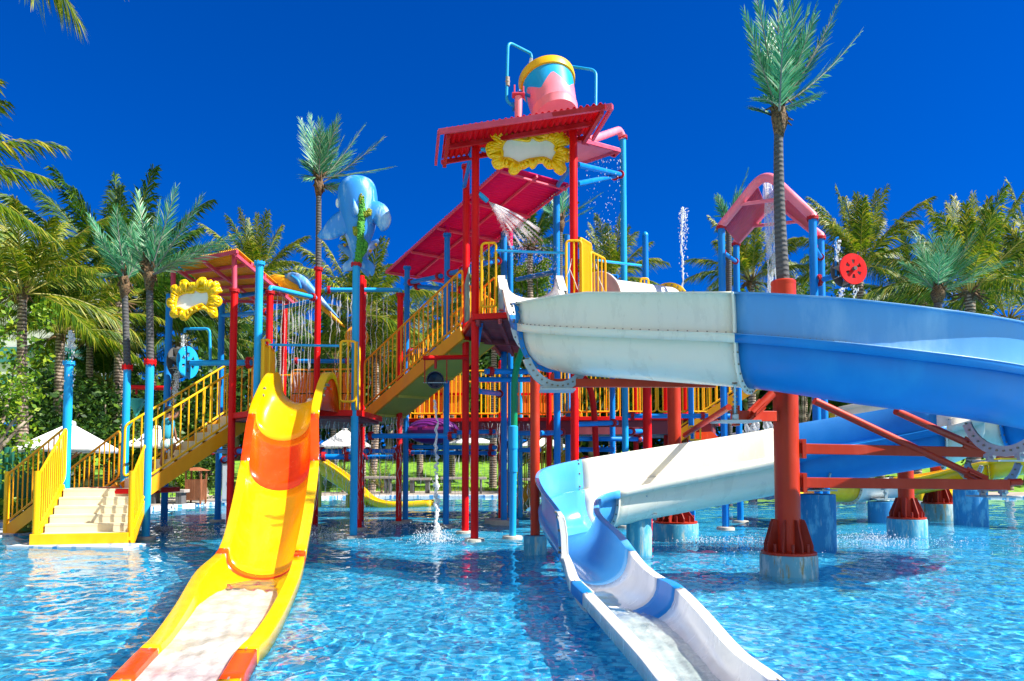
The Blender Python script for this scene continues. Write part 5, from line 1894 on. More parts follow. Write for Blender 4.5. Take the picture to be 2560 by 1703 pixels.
c4 = P(1947, 292, 10.1)
fake_palm('tallest artificial palm, rising from the thick rust red column against the sky', bc + UP * 3.98, c4,
          tips([(1862, 30, -.04), (1885, -40, .02), (1945, -60, .0), (1990, -10, .0), (2040, 10, -.06), (2110, -25, -.10), (2152, 80, -.12), (2045, 240, -.05, .1), (1900, 245, .05, -.3), (1893, 275, .1, .2), (1925, 60, .02), (2015, 90, -.04), (1960, 40, .0, -.9),  (2080, 60, -.08, .5)], 10.1, 3, .5, 4, c4, 1.5),
          None, 31, .088, .056, .38, (-.05, 0, .2))
c3 = P(797, 462, 18.1)
fake_palm('artificial palm on the red post beside the whale figure', V((p9.x, p9.y, p9.z + .03)), c3,
          tips([(752, 302, -.05), (776, 290, .0), (800, 300, .0), (846, 292, -.03), (912, 312, -.06), (958, 345, -.08), (982, 417, -.02), (765, 405, .05, .2), (768, 445, .08, -.2), (850, 470, .05, .3), (820, 330, 0), (880, 380, -.05), (860, 340, -.04, .6)], 18.1, 5, .7, 4, c3, 1.5), None, 32, .075, .065, .50)
c2_ = P(374, 690, 14.6)
b2 = PZ(364, 14.7, 0)
fake_palm('artificial palm with long drooping right frond on a light blue pole at the stairs', V((b2.x, b2.y, P(370, 906, 14.7).z)), c2_,
          tips([(300, 545, 0), (345, 480, 0), (400, 500, 0), (440, 470, -.02), (505, 490, -.06), (598, 585, .06), (585, 600, .0), (470, 640, .06, -.5), (290, 640, .1, -.4), (420, 560, 0), (330, 600, .05, .6)], 14.6, 7, .5, 5, c2_, 1.5), ('cyan', .078, -.42, True), 33, .072, .062, .46)
c1_ = P(311, 712, 15.5)
b1_ = PZ(307, 15.5, 0)
fake_palm('artificial palm with dark teal fronds on a light blue pole behind the landing', V((b1_.x, b1_.y, P(308, 919, 15.5).z)), c1_,
          tips([(225, 540, .0), (250, 600, .05), (290, 520, .0), (330, 560, .0), (375, 600, .0), (265, 690, .12, -.3), (345, 650, .1, .4), (300, 600, .0, .7)], 15.5, 9, .5, 6, c1_, 1.4), ('cyan', .074, -.42, False), 34, .07, .06, .46)
c5 = P(2345, 735, 24)
fake_palm('artificial palm with broad teal fronds among the real palms on the right', P(2347, 1157, 24) - UP * 1.4, c5,
          tips([(2260, 660, .05), (2292, 590, 0), (2330, 585, 0), (2370, 590, .0), (2440, 575, -.04), (2478, 640, -.04), (2515, 655, .05), (2430, 700, .08), (2280, 700, .1), (2400, 620, 0), (2440, 640, -.02), (2350, 640, 0, -1.2)], 24, 11, .9, 4, c5, 2.0), None, 35, .14, .12, .8)
c6 = P(1822, 560, 24)
fake_palm('artificial palm of which only pale tips show behind the pink gable', P(1822, 1157, 24) - UP * 1.4, c6,
          tips([(1870, 425, 0), (1790, 500, .05), (1800, 540, .1), (1850, 480, 0), (1900, 520, 0), (1840, 470, .0)], 24, 13, .5, 2, c6, 1.4), None, 36, .1, .09, .5)
c7 = P(1400, 560, 25)
fake_palm('artificial palm with one pale frond reaching out beside the tall red post', P(1400, 1157, 25) - UP * 1.4, c7,
          tips([(1505, 482, -.03), (1480, 520, 0), (1380, 470, 0), (1340, 500, .05), (1430, 480, 0)], 25, 15, .5, 3, c7, 1.3), None, 37, .1, .09, .5)


# ---- broad-leaved trees
def leaf_cloud(mb, c, rad, n, size, rg, m=0):
    clumps = [(V((rg.gauss(0, .42) * rad[0], rg.gauss(0, .42) * rad[1], rg.gauss(0, .42) * rad[2])), rg.uniform(.22, .5)) for _ in range(26)]
    for i in range(n):
        q, s_ = clumps[rg.randrange(len(clumps))]
        d = V((rg.gauss(0, 1), rg.gauss(0, 1), rg.gauss(0, 1))).normalized() * s_ * (rg.random() ** .4)
        p = c + q + V((d.x * rad[0], d.y * rad[1], d.z * rad[2]))
        ax = V((rg.gauss(0, 1), rg.gauss(0, 1), rg.gauss(-.2, .7))).normalized()
        sd2 = ax.cross(V((rg.gauss(0, 1), rg.gauss(0, 1), rg.gauss(0, 1)))).normalized()
        l_ = size * rg.uniform(.6, 1.3)
        mb.add([p - ax * l_ * .5, p + sd2 * l_ * .28, p + ax * l_ * .5, p - sd2 * l_ * .28], [(0, 1, 2, 3)], m)


def broad_tree(label, seed, base, h, rad, leaf, n=2600, size=.22, group='broad-leaved trees around the pool'):
    rg = random.Random(seed)
    base = V(base)
    root = thing('broadleaf_tree', label, 'tree', base, group)
    c = base + UP * (h - rad[2])
    tk = MB()
    fork = base + UP * h * .3
    tk.tube([base - UP * .2, base + V((rg.uniform(-.15, .15), 0, h * .15)), fork], [.14, .11, .09], 9)
    for k in range(6):
        a = k * 1.05 + rg.random()
        e = c + V((math.cos(a) * rad[0] * .6, math.sin(a) * rad[1] * .6, rg.uniform(-.3, .6) * rad[2]))
        tk.tube(spline([fork, fork.lerp(e, .5) + V((rg.uniform(-.2, .2), rg.uniform(-.2, .2), .15)), e], 4), [.07 - .006 * i for i in range(9)], 6)
    tk.build('trunk', M['bark'], root, angle=180)
    mb = MB()
    leaf_cloud(mb, c, rad, n, size, rg)
    mb.build('crown', M[leaf], root, smooth=False)
    return root


def gp_(px, Y):
    q = P(px, 1157, Y)
    return V((q.x, Y, gz(q) - .1))


broad_tree('bright green leafy tree with pale forked trunk at the left edge of the scene', 51, gp_(-25, 18.5), 5.0, (1.45, 1.4, 2.0), 'leafb', 5200, .14)
T0 = broad_tree('dark leafy tree behind the green netting fence', 52, gp_(110, 27), 4.6, (2.0, 1.6, 2.0), 'leafd', 4200, .2)
spots = [(210, 29, 1.0, 'dark leafy tree behind the large white umbrella'), (330, 31, 1.05, 'dark leafy tree behind the funnel bucket'), (455, 34, 1.05, 'dark leafy tree behind the blue water wheel arm'), (590, 45, 1.1, 'dark leafy tree far behind the tower staircase'),
         (720, 46, 1.15, 'dark leafy tree far behind the plank wall of the low tower'), (850, 47, 1.1, 'dark leafy tree far behind the tall whale post'), (980, 46, 1.15, 'dark leafy tree far behind the foot of the long staircase'), (1110, 47, 1.2, 'dark leafy tree far behind the tipping bowl'),
         (1230, 46, 1.1, 'dark leafy tree far behind the green riser pipe'), (1350, 47, 1.2, 'dark leafy tree far behind the flume joint'), (1480, 46, 1.1, 'dark leafy tree far behind the bent red post'), (1610, 47, 1.2, 'dark leafy tree far behind the free standing cyan post'),
         (1740, 46, 1.15, 'dark leafy tree far behind the rear upper staircase'), (1880, 44, 1.3, 'dark leafy tree far behind the pink gable'), (2020, 44, 1.35, 'dark leafy tree far behind the thick red column'), (2160, 42, 1.3, 'dark leafy tree behind the red water wheel'),
         (2300, 42, 1.35, 'dark leafy tree behind the broad teal artificial palm'), (2430, 40, 1.3, 'dark leafy tree behind the husked palm'), (2560, 40, 1.3, 'dark leafy tree at the far end of the palm row')]
for i, (px, Y, s_, lab) in enumerate(spots):
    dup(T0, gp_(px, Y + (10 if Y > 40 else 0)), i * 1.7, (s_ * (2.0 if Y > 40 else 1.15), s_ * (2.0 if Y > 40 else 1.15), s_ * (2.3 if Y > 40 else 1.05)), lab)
hedge = MB()
rg = random.Random(88)
for i in range(26000):
    x = rg.uniform(-40, 46)
    hh = 8.2 + 1.6 * math.sin(x * .7) * math.sin(x * .23 + 1) + 1.0 * math.sin(x * 1.9)
    p = V((x, 61 + rg.gauss(0, .9), 1.1 + hh * rg.random() ** .8))
    ax = V((rg.gauss(0, 1), rg.gauss(0, 1), rg.gauss(-.2, .7))).normalized()
    sd2 = ax.cross(V((rg.gauss(0, 1), rg.gauss(0, 1), rg.gauss(0, 1)))).normalized()
    l_ = rg.uniform(.4, .95)
    hedge.add([p - ax * l_ * .5, p + sd2 * l_ * .3, p + ax * l_ * .5, p - sd2 * l_ * .3], [(0, 1, 2, 3)])
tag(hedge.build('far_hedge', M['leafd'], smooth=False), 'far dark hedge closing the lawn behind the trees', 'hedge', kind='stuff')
broad_tree('small round shrub with yellowish leaves beside the wooden bin', 53, gp_(455, 27), 1.5, (.55, .5, .7), 'leafb', 1500, .10)
broad_tree('conical green shrub standing behind the wooden bin', 54, gp_(510, 29), 2.1, (.6, .6, 1.0), 'leafd', 1900, .12)
broad_tree('pale wispy tree with dry leaves behind the right leg of the gable', 55, gp_(2010, 38), 8.2, (1.0, 1.0, 1.4), 'leafdry', 1300, .14)
broad_tree('light green bush below the far flume on the right', 56, gp_(2082, 34), 2.9, (.9, .8, 1.0), 'leafb', 1500, .14)
broad_tree('mossy green tree crown behind the spray', 57, gp_(1335, 37), 12.2, (1.3, 1.3, 1.6), 'leafb', 2600, .17)
# low planting on the left bank and small palms on the lawn
gc_ = MB()
rg = random.Random(61)
for i in range(1700):
    p = V((rg.uniform(-15.2, -12.3), rg.uniform(15.2, 20.0), rg.uniform(.10, .55)))
    ax = V((rg.gauss(0, 1), rg.gauss(0, 1), .5)).normalized()
    sd2 = ax.cross(V((rg.gauss(0, 1), rg.gauss(0, 1), rg.gauss(0, 1)))).normalized()
    gc_.add([p - ax * .08, p + sd2 * .055, p + ax * .09, p - sd2 * .055], [(0, 1, 2, 3)])
tag(gc_.build('ground_cover', M['leafb'], smooth=False), 'leafy green ground cover on the bank at the left', 'plants', kind='stuff')
for i, (px, Y, lab) in enumerate(((700, 35, 'small spiky palm shrub near the rear slide'), (955, 34.5, 'small spiky palm shrub behind the stone bench'), (858, 35, 'small spiky palm shrub behind the whale post'))):
    b = gp_(px, Y)
    palm('palm_shrub', lab, 70 + i, b, b + UP * .35, 1.3, 16, 'cocodark', .06, group='palm shrubs on the lawn', elev=(.1, 1.3), ln=1.1, n=26, husk=False, cat='palm shrub')
tuft = MB()
rg = random.Random(77)
for i in range(9000):
    x = rg.uniform(-13, 14)
    y = rg.uniform(36.3, 46) if rg.random() < .7 else rg.uniform(36.2, 37.5)
    p = V((x, y, gz(V((x, y, 0))) - .0))
    d = V((rg.gauss(0, .05), rg.gauss(0, .05), rg.uniform(.05, .16)))
    tuft.add([p - V((.02, 0, 0)), p + V((.02, 0, 0)), p + d], [(0, 1, 2)])
tag(tuft.build('lawn_blades', M['leafb'], smooth=False), 'short grass blades on the lawn beyond the pool', 'grass', kind='stuff')

# ================================================================== UMBRELLAS, BENCHES, BUILDING AND OTHER THINGS ON THE BANK
def umbrella(label, px, py_apex, Y, w_, rimz, tilt=.4):
    a = P(px, py_apex, Y)
    root = thing('market_umbrella', label, 'umbrella', (a.x, a.y, .1), 'white umbrellas on the bank')
    mb = MB()
    cr = [V((a.x + math.cos(tilt + k * math.pi / 2 + math.pi / 4) * w_ * .707, a.y + math.sin(tilt + k * math.pi / 2 + math.pi / 4) * w_ * .707, rimz)) for k in range(4)]
    rows_ = []
    for t in (0.02, .35, .7, 1):
        r_ = []
        for k in range(4):
            for j in range(6):
                q = cr[k].lerp(cr[(k + 1) % 4], j / 6)
                q = q + (V((a.x, a.y, rimz)) - q) * .06 * math.sin(math.pi * j / 6)
                z = a.z + (q.z - a.z) * t - .10 * math.sin(math.pi * t) * (1 if j else 0)
                r_.append(V((a.x + (q.x - a.x) * t, a.y + (q.y - a.y) * t, z)))
        rows_.append(r_)
    rows_.append([q - UP * (.10 + .03 * (i % 2)) for i, q in enumerate(rows_[-1])])
    mb.grid(rows_, 0, True)
    mb.build('canopy', M['fabric'], root, angle=30, solid=.008)
    MB().lathe([(.16, -.05), (.14, .03), (.02, .08)], a, UP, 12).build('cap', M['fabric'], root)
    MB().tube([V((a.x, a.y, 0)), a], .04, 12).build('pole', M['wood'], root)
    for q in cr:
        MB().bar(V((a.x, a.y, rimz - .35)), q.lerp(V((a.x, a.y, a.z)), .45) - UP * .12, .03, .04).build('rib', M['wood'], root, smooth=False)


umbrella('large white umbrella on dark pole behind the side staircase', 176, 1057, 22.6, 2.3, 1.92, .30)
umbrella('white umbrella seen through the rails of the tower staircase', 392, 1068, 30, 2.4, 2.2, .5)
umbrella('white umbrella between dark red post and tall whale post', 862, 1071, 36, 2.35, 2.32, .25)
umbrella('white umbrella behind the pair of red tower posts', 1178, 1087, 41, 2.2, 2.6, .3)
umbrella('white umbrella behind the green riser pipe and orange column', 1354, 1087, 40, 2.1, 2.4, .3)
umbrella('white umbrella behind the arm of the thick red column', 1850, 1078, 30, 2.0, 2.35, .6)


def bench(label, px0, px1, py, Y, z=None):
    a, b = P(px0, py, Y), P(px1, py, Y)
    root = thing('stone_bench', label, 'bench', ((a.x + b.x) / 2, Y, .1), 'stone benches along the path')
    MB().box((a + b) / 2 - UP * .05, ((b - a).length, .45, .11)).build('seat', M['stone'], root, smooth=False, bevel=.015)
    for t in (.12, .2, .8, .88):
        q = a.lerp(b, t)
        MB().box((q.x, Y, q.z / 2 - .05), (.10, .38, q.z - .02)).build('leg', M['darkstone'], root, smooth=False, bevel=.01)


bench('stone bench behind the blue posts at the foot of the tower staircase', 372, 468, 1224, 25.5)
bench('stone bench in front of the slender lawn palm', 866, 990, 1191, 33.8)
bench('stone bench behind the falling water stream', 1022, 1078, 1195, 34.2)
bench('stone bench behind the two red tower posts', 1102, 1216, 1193, 33.8)
bench('stone bench behind the orange red column', 1293, 1345, 1196, 34)
bn = thing('litter_bin', 'brown wooden slatted litter bin with a small roof by the path', 'litter bin', (P(490, 1230, 26).x, 26, .12))
c = P(490, 1205, 26)
mb = MB()
for k in range(9):
    x = c.x - .24 + .06 * k
    mb.bar(V((x * 1.0, 25.78, .2)), V((x, 25.74, .92)), .052, .025, 0, V((0, 1, 0)))
    mb.bar(V((x, 26.22, .2)), V((x, 26.26, .92)), .052, .025, 0, V((0, 1, 0)))
for k in range(7):
    y = 25.8 + .066 * k
    mb.bar(V((c.x - .25, y, .2)), V((c.x - .28, y, .92)), .052, .025, 0, V((0, 1, 0)))
    mb.bar(V((c.x + .25, y, .2)), V((c.x + .28, y, .92)), .052, .025, 0, V((0, 1, 0)))
mb.box((c.x, 26, .22), (.5, .44, .04))
mb.build('slat_body', M['wood'], bn, smooth=False)
for dx in (-.26, .26):
    for dy in (-.22, .22):
        MB().bar(V((c.x + dx, 26 + dy, .05)), V((c.x + dx, 26 + dy, 1.24)), .05, .05, 0, V((0, 1, 0))).build('corner_post', M['wood'], bn, smooth=False)
MB().add([V((c.x - .38, 25.66, 1.22)), V((c.x + .38, 25.66, 1.22)), V((c.x + .38, 26.34, 1.22)), V((c.x - .38, 26.34, 1.22)), V((c.x - .1, 26, 1.34)), V((c.x + .1, 26, 1.34))],
         [(0, 1, 5, 4), (2, 3, 4, 5), (1, 2, 5), (3, 0, 4), (3, 2, 1, 0)]).build('roof', M['wood'], bn, smooth=False)
MB().tube([V((c.x, 26, .25)), V((c.x, 26, .85))], .2, 16).build('liner', M['darkstone'], bn)
cbx = thing('utility_cabinet', 'narrow white utility cabinet standing behind the dark red post', 'cabinet', (P(571, 1200, 27).x, 27, .1))
a = P(571, 1160, 27)
MB().box((a.x, 27, .75), (.32, .35, 1.4)).build('body', M['box'], cbx, smooth=False, bevel=.015)
MB().box((a.x, 26.815, .78), (.27, .012, 1.2)).build('door', M['box'], cbx, smooth=False, bevel=.004)
MB().box((a.x, 27, 1.47), (.36, .4, .04)).build('roof', M['darkstone'], cbx, smooth=False, bevel=.01)
MB().box((a.x + .09, 26.80, .8), (.02, .02, .12)).build('handle', M['darkstone'], cbx, smooth=False)
# netting fence
fn = thing('netting_fence', 'dark green netting fence behind the left bank planting', 'fence', (-15, 23, 0))
for i in range(3):
    a, b = P(-120 + i * 95, 1150, 23.2), P(-120 + (i + 1) * 95, 1150, 23.2)
    k = 20
    mb = MB()
    mb.grid([[V((a.x + (b.x - a.x) * j / k, 23.2 + .03 * math.sin(j * 1.9 + i), z)) for j in range(k + 1)] for z in (.1, .7, 1.4, 2.0)])
    mb.build('netting', M['mesh'], fn, solid=.01)
    MB().tube([V((a.x, 23.25, 0)), V((a.x, 23.25, 2.1))], .03, 8).build('post', M['mesh'], fn)
# white building
bd = thing('white_building', 'large white sloping building with bands of green glass behind the left palms', 'building', (-45, 70, 0))
o_ = [(-160, 575), (45, 578), (210, 700), (335, 800), (350, 905), (340, 1010), (-160, 1010)]
pts = [P(x, y, 66) for x, y in o_]
mb = MB()
k = len(pts)
mb.add(pts + [p + V((-15, 22, 0)) for p in pts], [tuple(range(k - 1, -1, -1)), tuple(range(k, 2 * k))] + [(i, (i + 1) % k, (i + 1) % k + k, i + k) for i in range(k)])
mb.build('wall', M['wall'], bd, smooth=False)
for y0, y1, x1 in ((868, 884, 325), (893, 906, 335), (705, 722, 190), (940, 960, 330)):
    mb = MB()
    q = [P(-160, y0, 65.9), P(x1, y0, 65.9), P(x1, y1, 65.9), P(-160, y1, 65.9)]
    plate(mb, [q], (0, -1, 0), .1)
    mb.build('window', M['glass'], bd, smooth=False)
mb = MB().bar(P(-160, 574, 65.7), P(46, 577, 65.7), .6, .5)
mb.build('parapet', M['wall'], bd, smooth=False)

# ================================================================== THE CHILD ON THE STAIRS
def skin_body(name, verts, edges, radii, mat, parent, sub=2):
    me = bpy.data.meshes.new(name)
    org = ORG[parent.name]
    me.from_pydata([V(v) - org for v in verts], edges, [])
    o = bpy.data.objects.new(name, me)
    COL.objects.link(o)
    o.parent = parent
    ORG[o.name] = org
    md = o.modifiers.new('skin', 'SKIN')
    md.use_smooth_shade = True
    for i, r in enumerate(radii):
        rr = r if isinstance(r, tuple) else (r, r)
        me.skin_vertices[0].data[i].radius = rr
        me.skin_vertices[0].data[i].use_root = (i == 0)
    o.modifiers.new('sub', 'SUBSURF').render_levels = sub
    o.modifiers['sub'].levels = sub
    me.materials.append(M[mat])
    return o


if True:
    Yc = 15.45
    X = lambda x, y, dy=0: P(380 + x * .1786, 960 + y * .1786, Yc + dy)
    hip, sh, hd_ = X(205, 770), X(235, 520), X(246, 400, .02)
    ft0, ft1 = X(105, 1150, -.02), X(285, 1010, .14)
    ch = thing('person', 'child in teal shirt and pale striped shorts climbing the tower staircase', 'person', (ft0.x, Yc, ft0.z))
    # body: pelvis, spine, neck, head, legs, arms in one skinned surface
    vs = [hip, hip.lerp(sh, .5), sh, sh.lerp(hd_, .45), hd_ - UP * .03, hd_ + UP * .06,
          X(180, 800, -.05), X(165, 960, -.06), X(125, 1120, -.05), X(150, 1150, .05),
          X(240, 790, .06), X(310, 860, .14), X(262, 1000, .12), X(305, 1020, .20),
          X(195, 530, -.08), X(320, 470, -.10), X(400, 370, -.06), X(455, 285, .0),
          X(270, 535, .10), X(310, 640, .16), X(330, 740, .22), X(340, 775, .25)]
    ed = [(0, 1), (1, 2), (2, 3), (3, 4), (4, 5), (0, 6), (6, 7), (7, 8), (8, 9), (0, 10), (10, 11), (11, 12), (12, 13), (2, 14), (14, 15), (15, 16), (16, 17), (2, 18), (18, 19), (19, 20), (20, 21)]
    rd_ = [(.10, .08), (.095, .07), (.10, .07), .04, .085, .085, .07, .052, .035, .03, .07, .052, .035, .03, .045, .033, .027, .024, .045, .033, .027, .024]
    skin_body('body', vs, ed, rd_, 'skin', ch)
    for hv, dv in ((vs[17], V((.05, .02, .03))), (vs[21], V((.01, .05, -.03)))):
        mb = MB()
        dn = dv.normalized()
        s2 = dn.cross(UP).normalized()
        for k in range(4):
            b_ = hv + s2 * (k - 1.5) * .014
            ln_ = (.048, .056, .052, .04)[k]
            mb.tube([b_, b_ + dn * ln_ * .6, b_ + dn * ln_ * .8 - UP * ln_ * .5], [.009, .008, .006], 6)
        mb.tube([hv + s2 * .02, hv + s2 * .04 + dn * .02, hv + s2 * .035 + dn * .04], [.009, .008, .006], 6)
        mb.build('fingers', M['skin'], ch)
    # clothing: follows the body a little outside it
    vt = [hip - UP * .05, hip.lerp(sh, .5), sh, sh.lerp(hd_, .25), vs[14], vs[14].lerp(vs[15], .55), vs[18], vs[18].lerp(vs[19], .6)]
    skin_body('shirt', vt, [(0, 1), (1, 2), (2, 3), (2, 4), (4, 5), (2, 6), (6, 7)], [(.150, .125), (.142, .115), (.140, .105), .062, .078, .068, .078, .066], 'shirt', ch)
    skin_body('shorts', [hip + UP * .04, hip - UP * .04, vs[6], vs[6].lerp(vs[7], .75), vs[10], vs[10].lerp(vs[11], .75)], [(0, 1), (1, 2), (2, 3), (1, 4), (4, 5)], [(.135, .11), (.145, .12), .115, .108, .115, .105], 'stripes', ch)
    mb = MB().ball(hd_ + V((-.01, -.012, .045)), (.098, .10, .092), 16)
    mb.build('hair', M['hair'], ch)
    fc = hd_ + V((.06, .075, .0))
    for dx in (-.02, .03):
        MB().ball(fc + V((dx, .005 - dx * .3, .02)), .010, 8).build('eye', M['hair'], ch)
    MB().ball(fc + V((.008, .012, .0)), (.012, .014, .014), 8).build('nose', M['skin'], ch)
    for k in (-1, 1):
        MB().ball(hd_ + V((k * .075, -k * .05, .0)), (.02, .02, .03), 8).build('ear', M['skin'], ch)

# ================================================================== WATER IN THE AIR
def stream(name, label, pts, r, mat='spray', seed=1, wob=.25, n=8, grp=None):
    rg = random.Random(seed)
    sp = spline(pts, 14)
    mb = MB()
    ph = rg.random() * 6
    jit = [q + V((rg.gauss(0, r * wob), rg.gauss(0, r * wob), 0)) for q in sp]
    mb.tube(jit, [r * (1 + .45 * math.sin(i * 1.3 + ph) * rg.random() + rg.uniform(-.25, .35)) for i in range(len(sp))], n)
    o = mb.build(name, M[mat], None, angle=180)
    tag(o, label, 'water', grp, 'stuff')
    return o, sp


def curtain(name, label, a, b, z0, z1, k, r, seed, mat='thin', ragged=.35):
    """many thin falling streams under one rain pipe"""
    rg = random.Random(seed)
    mb = MB()
    for i in range(k):
        t = (i + rg.uniform(.2, .8)) / k
        p = V(a).lerp(V(b), t)
        top = p.z - z0
        e = z1 + rg.random() * ragged * (top - z1)
        x = p.x
        pts = []
        m_ = 16
        for j in range(m_ + 1):
            u = j / m_
            pts.append(V((x + rg.gauss(0, .012) * (1 + u), p.y - .18 * u + rg.gauss(0, .01), top + (e - top) * u)))
        mb.tube(pts, [r * (1.6 - .6 * j / m_) * rg.uniform(.5, 1.5) * (1.8 if j % 5 == 2 else .8) for j in range(m_ + 1)], 5)
    for i in range(int(k * 16)):
        t = rg.random()
        p = V(a).lerp(V(b), t)
        mb.ball((p.x + rg.gauss(0, .06), p.y - .2 + rg.gauss(0, .12), rg.uniform(0.2, p.z)), rg.uniform(.004, .010), 4)
    tag(mb.build(name, M[mat], None, angle=180), label, 'water', None, 'stuff')


def drops(name, label, fn, k, rr, seed, mat='spray'):
    rg = random.Random(seed)
    mb = MB()
    for i in range(k):
        p, st_ = fn(rg)
        r = rg.uniform(*rr)
        mb.ball(p, (r, r, r * st_), 4)
    tag(mb.build(name, M[mat], None, angle=180), label, 'water', None, 'stuff')


curtain('water_curtain', 'thin streams falling from the slanting light blue rain pipe', P(692, 733, 17.2), P(786, 748, 17.9), .05, .3, 11, .007, 1)
curtain('water_curtain', 'thin streams falling from the level light blue rain pipe', P(822, 731, 18.1), P(975, 731, 18.3), .05, 1.9, 12, .007, 2, ragged=.6)
curtain('water_curtain', 'fine drips falling from edge of the low deck', P(800, 1035, 15.2), P(1010, 1040, 18.0), .05, .1, 26, .007, 3)
curtain('water_curtain', 'fine drips falling from edge of the rear walkway', P(1015, 1052, 19.4), P(1330, 1055, 19.2), .05, .1, 34, .006, 4)
curtain('water_curtain', 'water falling from the apex of the pink gable', P(1908, 455, 15.9), P(1934, 458, 15.9), .02, 4.2, 9, .018, 5)
drops('dripping_water', 'drops dripping from the small pink roof', lambda rg: (P(rg.uniform(1465, 1552), 400 + 240 * rg.random() ** 1.8, 16.2 + rg.gauss(0, .3)), rg.uniform(1, 3.5)), 190, (.004, .009), 6, 'spray')
curtain('water_curtain', 'short streams falling behind the thick red column arm', P(1860, 1052, 17), P(1945, 1052, 17), .0, .9, 6, .03, 7, 'thin')
stream('falling_stream', 'clear stream falling into the bucket', [P(1328, 147, 15.3), P(1326, 165, 15.3), P(1327, 185, 15.35)], .028, 'spray', 2)
stream('fountain_jet', 'white water jet shooting straight up against the sky', [P(1708, 740, 22), P(1706, 660, 22), P(1703, 590, 22), P(1706, 545, 22), P(1707, 518, 22)], .026, 'foam', 3, .5)
drops('jet_spray', 'white crown and falling drops of the water jet', lambda rg: (P(1706 + rg.gauss(0, 5) + 9 * rg.random() ** 2, 520 + abs(rg.gauss(0, 60)), 22 + rg.gauss(0, .1)), rg.uniform(1, 3)), 300, (.005, .013), 4, 'foam')
stream('fountain_jet', 'small white jet on the blue pole behind the wide steps', [P(174, 870, 14.9), P(174, 850, 14.9), P(175, 830, 14.9)], .03, 'foam', 5, .4)
drops('jet_spray', 'drops around the small jet on the blue pole', lambda rg: (P(178 + rg.gauss(0, 6), 828 + abs(rg.gauss(0, 60)), 14.9 + rg.gauss(0, .08)), 1.5), 120, (.008, .02), 6, 'foam')
jt = thing('jet_nozzle', 'thin green nozzle on top of the blue pole behind the wide steps', 'nozzle', P(174, 905, 14.9))
MB().tube([P(174, 908, 14.9), P(174, 870, 14.9)], [.032, .022], 10).build('nozzle', M['green'], jt)
# spray from the nozzle on the red posts
for k_, (rr, kk, sd_) in enumerate((((.006, .014), 900, 8),)):
    def cone(rg):
        u = rg.random() ** .8
        a0, a1 = P(1222, 505, 14.35), P(1385 + rg.uniform(-95, 20), 655 + rg.uniform(-25, 55), 16.0)
        p = a0.lerp(a1, u)
        p.z += .35 * u * (1 - u)
        return p + V((rg.gauss(0, .05), rg.gauss(0, .12), rg.gauss(0, .05))) * u, 1.0
    drops('water_spray', 'fan of white spray shooting from the nozzle across the upper deck', cone, 1500, (.003, .008), sd_, 'spray')
mb = MB()
rg = random.Random(9)
for i in range(26):
    a0 = P(1222, 505, 14.35)
    a1 = P(1340 + rg.uniform(-70, 45), 625 + rg.uniform(-30, 40), 15.8)
    sp = [a0.lerp(a1, t) + UP * .35 * t * (1 - t) for t in np.linspace(0, rg.uniform(.55, 1), 8)]
    mb.tube(sp, [.008 + .012 * j / 7 for j in range(8)], 5)
tag(mb.build('water_spray', M['thin'], None, angle=180), 'thin jets inside the fan of spray from the nozzle', 'water', None, 'stuff')
# twisting stream from the tipping bowl with its splash
stream('falling_stream', 'twisting stream falling from the tipping bowl to the pool', [P(1090, 1000, 15.3), P(1090, 1120, 15), P(1093, 1190, 14.6), P(1090, 1260, 14.3), P(1095, 1330, 14.1), P(1091, 1362, 14.0)], .026, 'foam', 11, .7)
stream('falling_stream', 'second strand of the twisting stream under the tipping bowl', [P(1093, 1190, 14.6), P(1088, 1225, 14.5), P(1097, 1270, 14.3), P(1088, 1320, 14.1), P(1096, 1362, 14.0)], .024, 'foam', 12, .8)
sc0 = PZ(1091, 14.0, 0)


def splash(rg, c=sc0, w_=.24, h=.17):
    a = rg.random() * 6.28
    d = abs(rg.gauss(0, w_))
    return V((c.x + math.cos(a) * d * 1.2, c.y + math.sin(a) * d, abs(rg.gauss(0, h)) * math.exp(-d * 1.2) + .005)), rg.uniform(.8, 1.6)


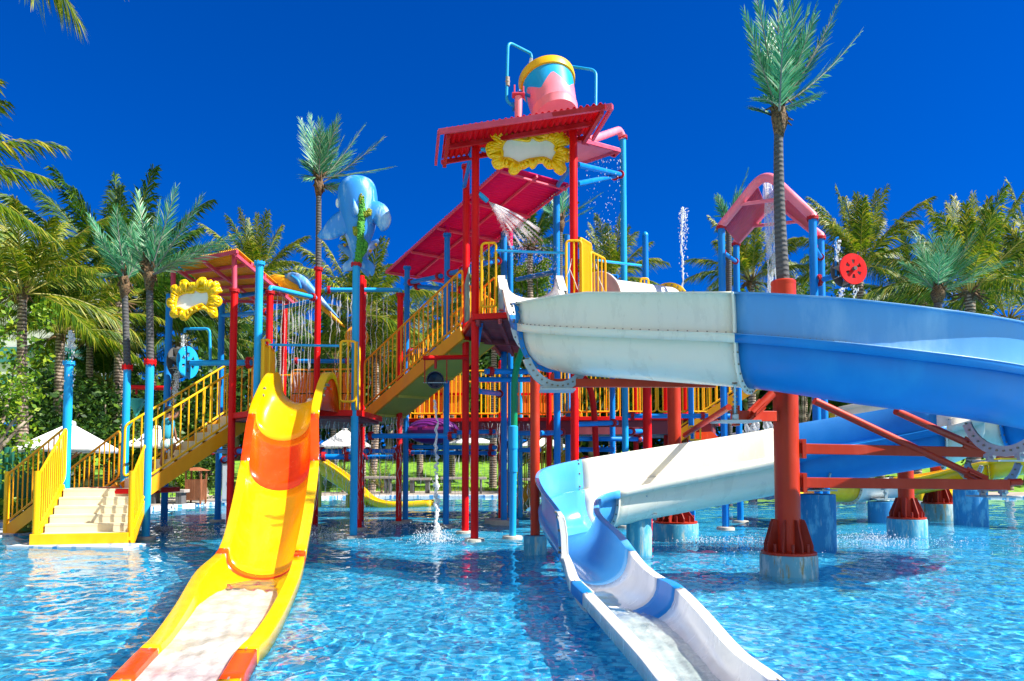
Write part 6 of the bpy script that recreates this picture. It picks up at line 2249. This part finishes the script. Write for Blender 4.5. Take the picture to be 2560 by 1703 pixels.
drops('splash', 'white splash where the twisting stream hits the pool', splash, 1000, (.003, .010), 13, 'foam')
for i, (px, Y, w_, h, k, lab) in enumerate(((520, 15.4, .5, .10, 260, 'small splash on the pool behind the yellow slide'), (410, 16.2, .4, .14, 200, 'small splash below the tower staircase'), (830, 14.9, .5, .08, 260, 'small splash at the foot of the whale post'), (760, 16.5, .6, .08, 260, 'small splash below the water curtain'),
                                            (1900, 13.6, .8, .10, 420, 'white churned water beside the thick red column'), (2190, 14.2, 1.0, .10, 420, 'splash line in front of the turquoise pier'), (1740, 13.8, .7, .07, 300, 'small splash beside the middle pier'), (960, 17.5, .9, .08, 320, 'small splash below the low deck'))):
    cc = PZ(px, Y, 0)
    drops('splash', lab, lambda rg, cc=cc, w_=w_, h=h: splash(rg, cc, w_, h), k * 2, (.003, .010), 20 + i, 'foam')
# water dropping from the wheels
for i, (c0_, c1_, lab, k) in enumerate(((P(2093, 655, 13.9), P(2096, 600, 14.1), 'white water pouring into the red water wheel', 45), (P(2105, 720, 13.9), P(2100, 745, 13.9), 'water dripping below the red water wheel', 25), (P(2135, 715, 13.9), P(2138, 745, 13.9), 'thin water drips below the red disc', 20),
                                        (P(460, 838, 16.3), P(452, 905, 16.3), 'white water pouring into the blue wheel', 160), (P(445, 915, 16.3), P(438, 985, 16.3), 'water falling from the blue wheel', 160), (P(434, 985, 16.0), P(428, 1345, 15.8), 'long thin drips falling from the blue wheel to the pool', 140))):
    drops('dripping_water', lab, lambda rg, c0_=c0_, c1_=c1_: (c0_.lerp(c1_, rg.random()) + V((rg.gauss(0, .035), rg.gauss(0, .03), 0)), rg.uniform(1.2, 3)), k * 2, (.004, .011), 40 + i, 'foam')
mb = MB()
for k in range(9):
    mb.ball(P(775 + k * 4 + 3 * math.sin(k * 4), 1005 - 4 * math.sin(k * 2.1), 14.25), (.07, .09, .05 + .02 * math.sin(k * 3)), 10)
tag(mb.build('entry_foam', M['foam'], None, angle=180), 'white foam welling up at the top of the yellow slide', 'water', None, 'stuff')
